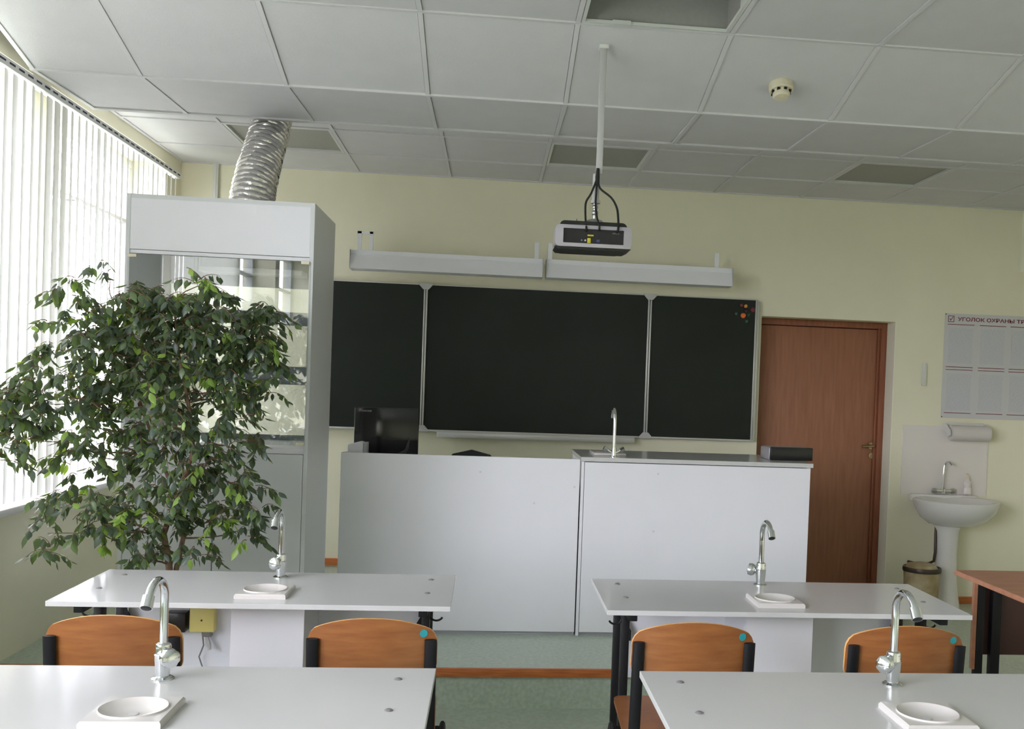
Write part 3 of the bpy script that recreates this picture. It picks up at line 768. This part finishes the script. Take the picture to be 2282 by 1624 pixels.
lab_tap((1.001, 3.565, .756), (-.85, .45, .10), 'small chrome gooseneck tap on the right desk behind, against the white counter')

def lab_sink(loc, label):
    t = thing('desk_sink', label, 'sink', loc, 0, 'small square ceramic sinks on the lab desks')
    b = MB(); h = .076; N = 48; R0 = .0675
    top, inn = [], []
    # square plate with a round hole: outer square points matched to circle points
    def sq(a):
        c, s = math.cos(a), math.sin(a); k_ = h/max(abs(c), abs(s)); return c*k_, s*k_*1.05
    o0 = []; o1 = []; o2 = []; c0 = []; c1 = []; c2 = []; c3 = []; c4 = []
    for i in range(N):
        a = 2*PI*i/N; x_, y_ = sq(a)
        o0.append(b.bm.verts.new((x_*1.03, y_*1.03, 0))); o1.append(b.bm.verts.new((x_*1.03, y_*1.03, .010))); o2.append(b.bm.verts.new((x_*.98, y_*.98, .0145)))
        for lst, r_, z_ in ((c0, R0, .0150), (c1, R0-.002, .0185), (c2, R0-.0055, .0165), (c3, R0*.70, .007), (c4, R0*.25, .003)):
            lst.append(b.bm.verts.new((math.cos(a)*r_, math.sin(a)*r_, z_)))
    rs = [o0, o1, o2, c0, c1, c2, c3, c4]
    for A, B in zip(rs, rs[1:]):
        for i in range(N): b.bm.faces.new((A[i], A[(i+1) % N], B[(i+1) % N], B[i]))
    b.bm.faces.new(c4)
    b.build('basin', M['sink_cer'], t, smooth=40)
    MB().lathe([(.010, .0032), (.010, .0042), (.006, .0044), (.002, .0038)], seg=16).build('drain', M['lightgrey'], t)
lab_sink((-.693, 2.112, .756), 'square white ceramic sink on the front left desk')
lab_sink((.975, 2.100, .756), 'square white ceramic sink on the front right desk')
lab_sink((-.686, 3.290, .756), 'square white ceramic sink on the left desk behind, in front of the small tap')
lab_sink((.970, 3.268, .756), 'square white ceramic sink on the right desk behind, in front of the small tap')

t = thing('junction_box', 'yellow-cream square junction box with a hanging plug below the left desk behind', 'junction box', (-.938, 3.552, .575))
MB().box(-.040, .040, -.045, .0, .0, .082, .003).build('cover', M['jbox'], t)
MB().cyl((0, -.047, .04), (0, -.045, .04), .003).build('screw', M['bin_lid'], t)
MB().box(.0, .028, -.03, -.005, -.02, .0, .002).build('gland', M['greyp'], t)
MB().tube([(.012, -.02, -.02), (.02, -.03, -.045), (.026, -.035, -.062)], [.006, .011, .006], 8).build('plug', M['lightgrey'], t)
MB().tube([(-.004, -.02, -.0), (.002, -.02, -.05), (-.012, -.02, -.09), (.002, -.02, -.13)], .0025, 6).build('cable', M['greyp'], t)
tag(MB().box(-1.055, -.990, 3.50, 3.551, .575, .640, .002).build('socket_box', M['black_plastic']), 'black box beside the yellow junction box, half hidden by a chair back', 'box')

# ------------------------------------------------------------------ chairs
def chair(loc, label, first, sticker=True):
    t = thing('school_chair', label, 'chair', loc, 0, 'orange plywood chairs at the lab desks')
    # backrest: curved plywood plate
    b = MB(); hw, zb = .174, .655
    NX, NZ = 20, 8; th = .010; lean = .10
    def zt(u): return .770 + .041*(1-abs(u)**2.2)**1.0
    def cz(u, v):
        ed = 0
        if abs(u) > .86: ed = .032*(1-math.sqrt(max(0, 1-((abs(u)-.86)/.14)**2)))
        top = zt(u) - ed; bot = zb + ed*.8
        return bot + (top-bot)*v
    grid = [[], []]
    for s_ in (0, 1):
        for i in range(NX+1):
            u = -math.cos(PI*i/NX)
            col = []
            for j in range(NZ+1):
                z_ = cz(u, j/NZ); y_ = .030*u*u - (z_-.655)*lean + (th if s_ else 0)
                col.append(b.bm.verts.new((u*hw, y_, z_)))
            grid[s_].append(col)
    for s_ in (0, 1):
        for i in range(NX):
            for j in range(NZ):
                f = (grid[s_][i][j], grid[s_][i+1][j], grid[s_][i+1][j+1], grid[s_][i][j+1]); b.bm.faces.new(f if s_ == 0 else f[::-1])
    b.mi = 1; n0 = len(b.bm.faces)
    rim = [(i, 0) for i in range(NX+1)] + [(NX, j) for j in range(1, NZ+1)] + [(i, NZ) for i in range(NX-1, -1, -1)] + [(0, j) for j in range(NZ-1, 0, -1)]
    for q in range(len(rim)):
        i0, j0 = rim[q]; i1, j1 = rim[(q+1) % len(rim)]
        b.bm.faces.new((grid[0][i0][j0], grid[1][i0][j0], grid[1][i1][j1], grid[0][i1][j1]))
    b._mark(n0)
    back = b.build('backrest', [M['ply'], M['ply_edge']], t, smooth=50)
    if sticker:
        u = .80; z_ = .768
        y_ = .030*u*u - (z_-.655)*lean
        q = Matrix.Rotation(-.27, 3, 'Z') @ Matrix.Rotation(PI/2-.10, 3, 'X')
        s__ = sub(MB().lathe([(.0108, 0), (.0108, .0009)], (u*hw-.002, y_-.0008, z_), 20, rot=Matrix.Rotation(math.atan(.060*u/hw), 3, 'Z') @ Matrix.Rotation(PI/2+.1, 3, 'X')).build('round_sticker', M['teal'], None), back)
        s__['label'] = 'teal round sticker'
    # uprights behind the plate at both edges
    for s_ in (-1, 1):
        x = s_*.157
        pts = [(x, .012-(z_-.655)*lean, z_) for z_ in (.752, .72, .66, .58, .50, .455)] + [(x*.99, .05, .428), (x*.98, .12, .422)]
        MB().tube(pts, 1, 10, flat=(.0165, .008, (1, 0, 0))).build('upright', M['black_metal'], t, smooth=60)
        # side frame: an inverted V with a bent top
        xa = s_*.186
        V_ = [(xa, .015, .008), (xa, .12, .20), (xa, .22, .385), (xa, .245, .415), (xa, .27, .424), (xa, .30, .415), (xa, .325, .385), (xa, .40, .20), (xa, .475, .008)]
        MB().tube(V_[:5], 1, 10, flat=(.009, .0165, (1, 0, 0))).build('leg', M['black_metal'], t, smooth=60)
        MB().tube(V_[4:], 1, 10, flat=(.009, .0165, (1, 0, 0))).build('leg', M['black_metal'], t, smooth=60)
        MB().box(xa-.012, xa+.012, -.01, .04, 0, .012, .004).build('foot_cap', M['black_rub'], t)
        MB().box(xa-.012, xa+.012, .455, .495, 0, .012, .004).build('foot_cap', M['black_rub'], t)
    MB().tube([(-.186, .27, .415), (.186, .27, .415)], .011, 10).build('crossbar', M['black_metal'], t)
    MB().box(-.16, .16, .11, .135, .412, .428, .002).build('seat_rail', M['black_metal'], t)
    # seat: plywood with rounded corners and a slight dip
    b = MB(); pts = []
    for (cx, cy, a0) in ((.128, .465, 0), (-.128, .465, 90), (-.140, .135, 180), (.140, .135, 270)):
        for i in range(7):
            a = math.radians(a0+90*i/6); pts.append((cx+.030*math.cos(a), cy+.035*math.sin(a)))
    b.prism(pts, 'z', .436, .448)
    b.build('seat', [M['ply'], M['ply_edge']], t, smooth=30)
    return t
chair((-.963, 2.75, 0), 'orange plywood chair nearest the windows, behind the front left tap', True, False)
chair((-.291, 2.75, 0), 'orange plywood chair at the right end of the front left desk', True)
chair((.593, 2.75, 0), 'orange plywood chair at the left end of the front right desk', True)
chair((1.205, 2.74, 0), 'orange plywood chair behind the front right tap', True)

# ------------------------------------------------------------------ brown desk at the right
t = thing('brown_desk', 'brown wooden school desk on black legs at the right edge', 'desk', (2.52, 3.68, 0))
MB().box(-.60, .60, -.27, .27, .736, .756, .003).build('tabletop', M['brown_desk'], t, smooth=0)
for s_ in (-1, 1):
    MB().box(s_*.538-.015, s_*.538+.015, .15, .18, .03, .736, .002).build('leg', M['black_metal'], t)
    MB().box(s_*.471-.019, s_*.471+.019, .15, .18, .03, .736, .002).build('leg', M['black_metal'], t)
    MB().box(s_*.53-.025, s_*.53+.02, -.24, .25, 0, .03, .003).build('foot_bar', M['black_metal'], t)
MB().box(-.570, -.555, .150, .168, .38, .735, .001).build('side_board', M['brown_desk'], t, smooth=0)
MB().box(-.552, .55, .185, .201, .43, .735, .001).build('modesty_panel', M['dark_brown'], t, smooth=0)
MB().box(-.49, .53, .17, .26, .0, .012).build('cross_rail', M['black_metal'], t)
# a chair tucked under that desk: only a bit of its bent backrest shows
t = thing('side_chair', 'plywood chair tucked under the brown desk at the right edge', 'chair', (2.24, 3.50, 0))
b = MB(); top = []; N = 14
for s_ in (0, 1):
    rows = []
    for i in range(N+1):
        u = i/N*2-1; y_ = -.02*u*u + .012*s_; zt_ = .50 - .06*abs(u)**2.4 - .02*u
        rows.append((b.bm.verts.new((u*.175, y_, .33)), b.bm.verts.new((u*.175, y_, zt_))))
    top.append(rows)
for i in range(N):
    A, B = top[0], top[1]
    b.bm.faces.new((A[i][0], A[i+1][0], A[i+1][1], A[i][1])); b.bm.faces.new((B[i+1][0], B[i][0], B[i][1], B[i+1][1]))
    b.bm.faces.new((A[i][1], A[i+1][1], B[i+1][1], B[i][1])); b.bm.faces.new((A[i][0], B[i][0], B[i+1][0], A[i+1][0]))
for i in (0, N): b.bm.faces.new((top[0][i][0], top[0][i][1], top[1][i][1], top[1][i][0]))
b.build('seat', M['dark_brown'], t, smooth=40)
for s_ in (-1, 1):
    MB().tube([(s_*.15, 0, .34), (s_*.16, -.1, .0)], .011, 8).build('leg', M['black_metal'], t)
    MB().tube([(s_*.15, 0, .34), (s_*.16, .08, .0)], .011, 8).build('leg', M['black_metal'], t)

# ------------------------------------------------------------------ wash corner at the right
tag(MB().box(2.905, 3.535, YB-.008, YB, .768, 1.257, .001).box(2.905, 2.913, YB-.010, YB-.007, .768, 1.257).box(3.527, 3.535, YB-.010, YB-.007, .768, 1.257).build('splash_panel', M['pad'], smooth=0), 'pale plastic splash panel on the wall above the washbasin', 'panel')
t = thing('washbasin', 'white ceramic pedestal washbasin beside the door', 'washbasin', (3.205, 6.62, -.008))
b = MB(); N = 36; rs = []
def half(a):      # basin outline: round front, flat back
    c, s = math.cos(a), math.sin(a)
    return c, (s if s < 0 else s*.72)
for (kx, ky, z, oy) in ((.10, .08, .585, .03), (.17, .14, .60, .02), (.235, .20, .645, .01), (.275, .245, .70, 0), (.292, .27, .745, 0), (.296, .275, .765, 0), (.285, .262, .772, 0), (.262, .235, .768, 0), (.215, .19, .72, 0), (.13, .11, .665, .0), (.03, .03, .655, 0)):
    ring = []
    for i in range(N):
        c, s = half(2*PI*i/N); ring.append(b.bm.verts.new((c*kx, s*ky + oy, z)))
    rs.append(ring)
for A, B in zip(rs, rs[1:]):
    for i in range(N): b.bm.faces.new((A[i], A[(i+1) % N], B[(i+1) % N], B[i]))
b.bm.faces.new(rs[0][::-1]); b.bm.faces.new(rs[-1])
b.build('bowl', M['ceramic'], t, smooth=60)
MB().box(-.24, .24, .165, .228, .735, .785, .012).build('tap_shelf', M['ceramic'], t)
MB().lathe([(.105, 0), (.10, .05), (.078, .18), (.070, .40), (.078, .55), (.10, .60)], (-.03, .04, 0), 28, sy=.95).build('pedestal', M['ceramic'], t)
MB().tube([(-.105, .05, .60), (-.112, .04, .52), (-.115, .03, .40), (-.122, .03, .34), (-.14, .07, .315), (-.19, .14, .30), (-.22, .225, .30)], .010, 10).build('drain_pipe', M['bin_lid'], t, label='brown drain hose')
t = thing('basin_tap', 'chrome swan-neck mixer tap on the washbasin', 'tap', (3.20, 6.80, .785))
MB().tube([(-.055, 0, .018), (.055, 0, .018)], .013, 12).cyl((0, 0, 0), (0, 0, .03), .015).build('body', M['chrome'], t)
pts = [(-.012, 0, .02), (-.006, 0, .12), (-.002, -.002, .19)]
for i in range(1, 9):
    a = PI*i/8*.9; pts.append((.002+.010*(1-math.cos(a)), -.03*(1-math.cos(a)), .19+.035*math.sin(a)))
MB().tube(pts, .007, 12).build('spout', M['chrome'], t)
for s_ in (-1, 1): MB().lathe([(.017, 0), (.02, .01), (.018, .025), (.008, .03)], (s_*.055, 0, .018), 8, rot=Matrix.Rotation(s_*PI/2, 3, 'Y')).build('knob', M['steel'], t)
t = thing('soap_dispenser', 'clear soap bottle with a pump on the washbasin', 'soap bottle', (3.375, 6.80, .785))
MB().lathe([(.026, 0), (.031, .01), (.030, .035), (.020, .05), (.026, .065), (.028, .08), (.013, .095), (.010, .10)], seg=20, sy=.8).build('bottle', M['pad'], t)
MB().cyl((0, 0, .10), (0, 0, .118), .012).cyl((0, 0, .118), (0, 0, .142), .004).tube([(0, 0, .142), (-.012, -.012, .144), (-.024, -.024, .138)], .005, 8).build('pump', M['cream'], t)
t = thing('paper_towel_holder', 'white wall holder with a paper towel roll above the washbasin', 'towel holder', (3.345, YB-.008, 1.16))
MB().cyl((-.135, -.085, .055), (.145, -.085, .055), .054, seg=28).build('paper_roll', M['towel'], t)
for s_ in (-.15, .15):
    MB().prism([(0, .115), (-.05, .12), (-.115, .075), (-.125, .04), (-.085, .025), (-.06, .06), (0, .07)], 'x', s_-.004, s_+.004).build('arm', M['white_plastic'], t, smooth=0)
MB().box(-.15, .15, -.012, 0, .07, .125, .003).build('back_plate', M['white_plastic'], t)
t = thing('pedal_bin', 'round beige patterned bin with a dark rim beside the washbasin', 'bin', (2.915, 6.46, 0))
MB().lathe([(.098, 0), (.105, .02), (.118, .30)], seg=32).build('body', M['bin_body'], t)
MB().lathe([(.124, .295), (.126, .31), (.122, .325), (.112, .325), (.108, .30)], seg=32).build('rim', M['bin_lid'], t)
MB().lathe([(.112, .312), (.09, .34), (.04, .352), (.01, .354)], (0, .01, 0), seg=32).build('lid', M['bin_body'], t)
tag(MB().box(3.025, 3.052, YB-.022, YB, 1.535, 1.695, .003).build('wall_switch', M['white_plastic']), 'narrow white switch strip on the wall between the door and the poster', 'switch')

# ------------------------------------------------------------------ poster board
t = thing('safety_poster', 'white safety notice board with maroon heading and printed columns at the right', 'poster', (3.66, YB-.001, 1.317))
def X(x): return x-3.66
def Zp(z): return z-1.317
MB().box(X(3.178), X(4.135), -.006, 0, 0, Zp(2.053), .001).build('sheet', M['paper'], t, smooth=0)
cols = [(3.197, 3.395), (3.435, 3.631), (3.663, 3.862), (3.895, 4.095)]
for (a, c) in cols:
    MB().box(X(a)+.012, X(c)-.008, -.0068, -.006, Zp(1.705), Zp(1.952)).build('printed_page', M['print'], t, smooth=0)
    MB().box(X(a)+.012, X(c)-.008, -.0068, -.006, Zp(1.372), Zp(1.632)).build('printed_page', M['print'], t, smooth=0)
    for z in (1.977, 1.677, 1.658, 1.353):
        MB().box(X(a), X(c), -.007, -.006, Zp(z)-.0022, Zp(z)+.0022).build('print_line', M['maroon'], t, smooth=0)
ck = MB(); a, c, z0_, z1_ = X(3.199), X(3.244), Zp(1.993), Zp(2.038)
for q in ((a, c, z0_, z0_+.004), (a, c, z1_-.004, z1_), (a, a+.004, z0_, z1_), (c-.004, c, z0_, z1_)): ck.box(q[0], q[1], -.007, -.006, q[2], q[3])
ck.prism([(a+.010, z0_+.024), (a+.014, z0_+.027), (a+.019, z0_+.016), (a+.035, z1_-.006), (a+.039, z1_-.008), (a+.019, z0_+.008)], 'y', -.007, -.006)
ck.build('check_box_mark', M['maroon'], t, smooth=0)
def text(body, name, mt, parent, x, y, z, width, height, bold=.0):
    cu = bpy.data.curves.new(name, 'FONT'); cu.body = body; cu.size = 1; cu.offset = bold; cu.extrude = .0
    o = bpy.data.objects.new(name, cu); C.objects.link(o)
    dg = bpy.context.evaluated_depsgraph_get(); me = bpy.data.meshes.new_from_object(o.evaluated_get(dg))
    bpy.data.objects.remove(o); bpy.data.curves.remove(cu)
    xs = [v.co.x for v in me.vertices]; ys_ = [v.co.y for v in me.vertices]
    sx = width/(max(xs)-min(xs)); sy = height/(max(ys_)-min(ys_)); mx_, my_ = min(xs), min(ys_)
    for v in me.vertices: v.co = Vector(((v.co.x-mx_)*sx, 0, (v.co.y-my_)*sy))
    me.materials.append(mt)
    o = bpy.data.objects.new(name, me); C.objects.link(o); o.parent = parent; o.location = (x, y, z); return o
text('УГОЛОК ОХРАНЫ ТРУДА', 'heading', M['maroon'], t, X(3.270), -.0072, Zp(1.997), .600, .033, .022)
for x, z in ((3.183, 2.047), (3.183, 1.324)):
    MB().sphere((X(x), -.007, Zp(z)), .004, u=10, v=6).build('pin', M['black_plastic'], t)

# ------------------------------------------------------------------ the ficus tree
TX, TY = -1.205, 4.06
tree = thing('ficus_tree', 'tall bushy green weeping fig tree in front of the fume cupboard', 'tree', (TX, TY, 0))
def T(x, y, z): return Vector((x-TX, y-TY, z))
MB().lathe([(.11, 0), (.125, .02), (.16, .26), (.165, .30), (.15, .30), (.145, .27), (.05, .265)], seg=32).build('pot', M['pot'], tree)
MB().lathe([(.145, .268), (.10, .275), (.02, .278)], seg=24).build('soil', M['soil'], tree)
CL = [(-1.25, 4.05, 1.58, .216, .198, 10), (-1.43, 4.0, 1.49, .213, .178, 8), (-1.09, 4.1, 1.63, .2, .164, 7), (-.95, 4.15, 1.58, .138, .129, 4),
      (-1.29, 4.0, 1.32, .249, .178, 8), (-1.07, 4.1, 1.36, .2, .164, 6), (-1.52, 3.9, 1.61, .139, .139, 3.2), (-1.57, 3.85, 1.41, .154, .12, 3.6),
      (-1.62, 3.75, 1.3, .117, .1, 2.6), (-1.65, 3.65, 1.19, .097, .114, 3.2), (-1.71, 3.65, 1.35, .081, .097, 1), (-1.49, 3.85, 1.25, .188, .12, 3.2),
      (-1.2, 4.0, 1.1, .231, .16, 7), (-1.03, 4.1, 1.1, .164, .164, 4), (-1.48, 3.9, 1.1, .156, .078, 1.6), (-1.28, 4.0, .91, .213, .124, 4.2),
      (-1.47, 3.85, .95, .188, .077, 3), (-1.56, 3.8, .83, .084, .076, .8), (-1.41, 3.9, .85, .139, .069, 1.6), (-1.06, 4.1, .89, .182, .1, 2.6),
      (-.94, 4.15, .94, .092, .129, 1.3), (-1.28, 3.95, .78, .105, .061, 1.2), (-1.12, 4.05, .76, .108, .054, .7), (-1.15, 4.1, 1.78, .109, .073, 1.6),
      (-1.25, 4.05, 1.73, .09, .054, 1.8), (-1.37, 4.0, 1.72, .089, .071, 2.2), (-1.52, 3.85, 1.73, .086, .068, 1.0), (-1.41, 3.85, 1.81, .051, .038, .25),
      (-.91, 4.2, 1.67, .093, .075, 1.7), (-.87, 4.2, 1.51, .056, .103, 1.3), (-.9, 4.2, 1.37, .056, .093, .7), (-.9, 4.15, 1.17, .055, .074, .35), (-.93, 4.15, .81, .074, .055, .4)]
def wob(a, c, n, amp, seed):
    out = []
    for i in range(n+1):
        u = i/n; p = a.lerp(c, u)
        e = math.sin(PI*u)*amp
        out.append(p + Vector((mnoise.noise(Vector((u*3, seed, 0))), mnoise.noise(Vector((u*3, seed, 9))), mnoise.noise(Vector((u*3, seed, 19)))*.5))*e*2)
    return out
trunkpath = [T(-1.205, 4.06, .27), T(-1.20, 4.06, .55), T(-1.212, 4.05, .70), T(-1.235, 4.05, .82), T(-1.20, 4.05, .93), T(-1.17, 4.05, 1.0), T(-1.135, 4.06, 1.15), T(-1.16, 4.06, 1.33), T(-1.20, 4.05, 1.52), T(-1.22, 4.05, 1.7)]
MB().tube(trunkpath, [.016, .0145, .0135, .012, .010, .009, .008, .007, .005, .003], 10).build('trunk', M['bark'], tree, smooth=60)
tr2 = [T(-1.225, 4.08, .27), T(-1.215, 4.08, .5), T(-1.19, 4.07, .68), T(-1.17, 4.08, .80), T(-1.20, 4.09, .95), T(-1.26, 4.08, 1.1), T(-1.32, 4.05, 1.28), T(-1.38, 4.03, 1.48), T(-1.42, 4.02, 1.62)]
MB().tube(tr2, [.0125, .0115, .0105, .0095, .008, .007, .006, .0045, .003], 10).build('trunk', M['bark'], tree, smooth=60)
allp = trunkpath[2:] + tr2[2:]
for ci, (x, y, z, rx, rz_, wt) in enumerate(CL):
    c = T(x, y, z)
    cand = [p for p in allp if p.z < c.z + .02] or [trunkpath[2]]
    s_ = min(cand, key=lambda p: (p-c).length + .3*abs(p.z-(c.z-.18)))
    pts = wob(s_, c + Vector((0, 0, rz_*.3)), 8, .04, ci*1.7)
    MB().tube(pts, [.0042-.0004*i for i in range(9)], 6, cap=True).build('branch', M['bark'], tree, smooth=60)

LEAFPOLY = [(0, 0), (.16, .16), (.25, .38), (.22, .62), (.10, .84), (0, 1.05), (-.10, .84), (-.22, .62), (-.25, .38), (-.16, .16)]
def leaf_verts(curl):
    v = []
    for x, y in LEAFPOLY:
        v.append(Vector((x, y, -abs(x)*.35 + -.18*curl*y*y)))
    mid = [Vector((0, y, -.18*curl*y*y)) for y in (.25, .55, .82)]
    return v + mid
LF = [(0, 1, 10), (1, 2, 10), (2, 11, 10), (2, 3, 11), (3, 12, 11), (3, 4, 12), (4, 5, 12), (5, 6, 12), (6, 7, 12), (7, 11, 12), (7, 8, 11), (8, 10, 11), (8, 9, 10), (9, 0, 10)]
rng = random.Random(11)
leaves = []      # (position, rotation matrix, size, mat, curl)
twigs = MB()
total_w = sum(c[5] for c in CL)
NTW = 1050
for (x, y, z, rx, rz_, wt) in CL:
    n = max(1, round(NTW*wt/total_w)); c = T(x, y, z)
    dY = min(.20, .10 + rx*.5)
    for _ in range(n):
        while True:
            u = Vector((rng.uniform(-1, 1), rng.uniform(-1, 1), rng.uniform(-1, 1)))
            if u.length < 1: break
        p = c + Vector((u.x*rx*.92, u.y*dY, u.z*rz_*.92 + .02))
        out = Vector((u.x + rng.uniform(-.5, .5), u.y + rng.uniform(-.5, .5), .15 + rng.uniform(-.2, .5))).normalized()
        L_ = rng.uniform(.05, .10); k_ = rng.randint(5, 8); pts = []
        for i in range(5):
            s_ = i/4; pts.append(p + out*L_*(s_-.5) + Vector((0, 0, -.05*s_*s_)))
        for q in pts:
            q.x = max(q.x, -1.92-TX); q.y = min(q.y, 4.56-TY)
            if q.z < .80: q.y = max(q.y, 3.70-TY)
        twigs.tube(pts, [.0016, .0014, .0012, .001, .0008], 4)
        young = rng.random() < .05
        for i in range(k_):
            s_ = .15 + .85*i/(k_-1); j = min(3, int(s_*4)); q = pts[j].lerp(pts[j+1], s_*4-j)
            tg = (pts[j+1]-pts[j]).normalized()
            side = 1 if i % 2 else -1
            az = math.atan2(tg.y, tg.x) + side*rng.uniform(.4, 1.3)
            droop = rng.uniform(-1.35, -.1)
            dr = Vector((math.cos(az)*math.cos(droop), math.sin(az)*math.cos(droop), math.sin(droop)))
            nm = Vector((rng.uniform(-.6, .6), rng.uniform(-.6, .6), 1)); nm = (nm - dr*nm.dot(dr)).normalized()
            xv = dr.cross(nm)
            mt_ = 3 if young or rng.random() < .03 else rng.choice((0, 0, 1, 2, 2))
            leaves.append((q + dr*.004, Matrix((xv, dr, nm)).transposed(), rng.uniform(.030, .052), mt_, rng.uniform(.2, 1.6)))
tw = twigs.build('twigs', M['twig'], tree, smooth=0); tw['kind'] = 'stuff'
leaves.sort(key=lambda l: -l[2]/(l[0].y + TY))
proto = []
for k_ in range(4):
    for cu in (.3, 1.2):
        me = bpy.data.meshes.new('leaf'); me.from_pydata([tuple(v) for v in leaf_verts(cu)], [], LF); me.materials.append(LEAF[k_])
        me.polygons.foreach_set('use_smooth', [True]*len(me.polygons)); proto.append(me)
for (p, q, s_, k_, cu) in leaves[:300]:
    o = bpy.data.objects.new('leaf', proto[k_*2 + (1 if cu > .8 else 0)]); C.objects.link(o); o.parent = tree
    mm = q.to_4x4() @ Matrix.Scale(s_, 4); mm.translation = p; o.matrix_local = mm
vv, ff, mi = [], [], []
for (p, q, s_, k_, cu) in leaves[300:]:
    n0 = len(vv); vv += [tuple(p + q @ (v*s_)) for v in leaf_verts(cu)]
    ff += [tuple(n0+i for i in f) for f in LF]; mi += [k_]*len(LF)
me = bpy.data.meshes.new('foliage'); me.from_pydata(vv, [], ff)
for k_ in range(4): me.materials.append(LEAF[k_])
me.polygons.foreach_set('material_index', mi); me.polygons.foreach_set('use_smooth', [True]*len(me.polygons))
o = bpy.data.objects.new('foliage', me); C.objects.link(o); o.parent = tree; o['kind'] = 'stuff'
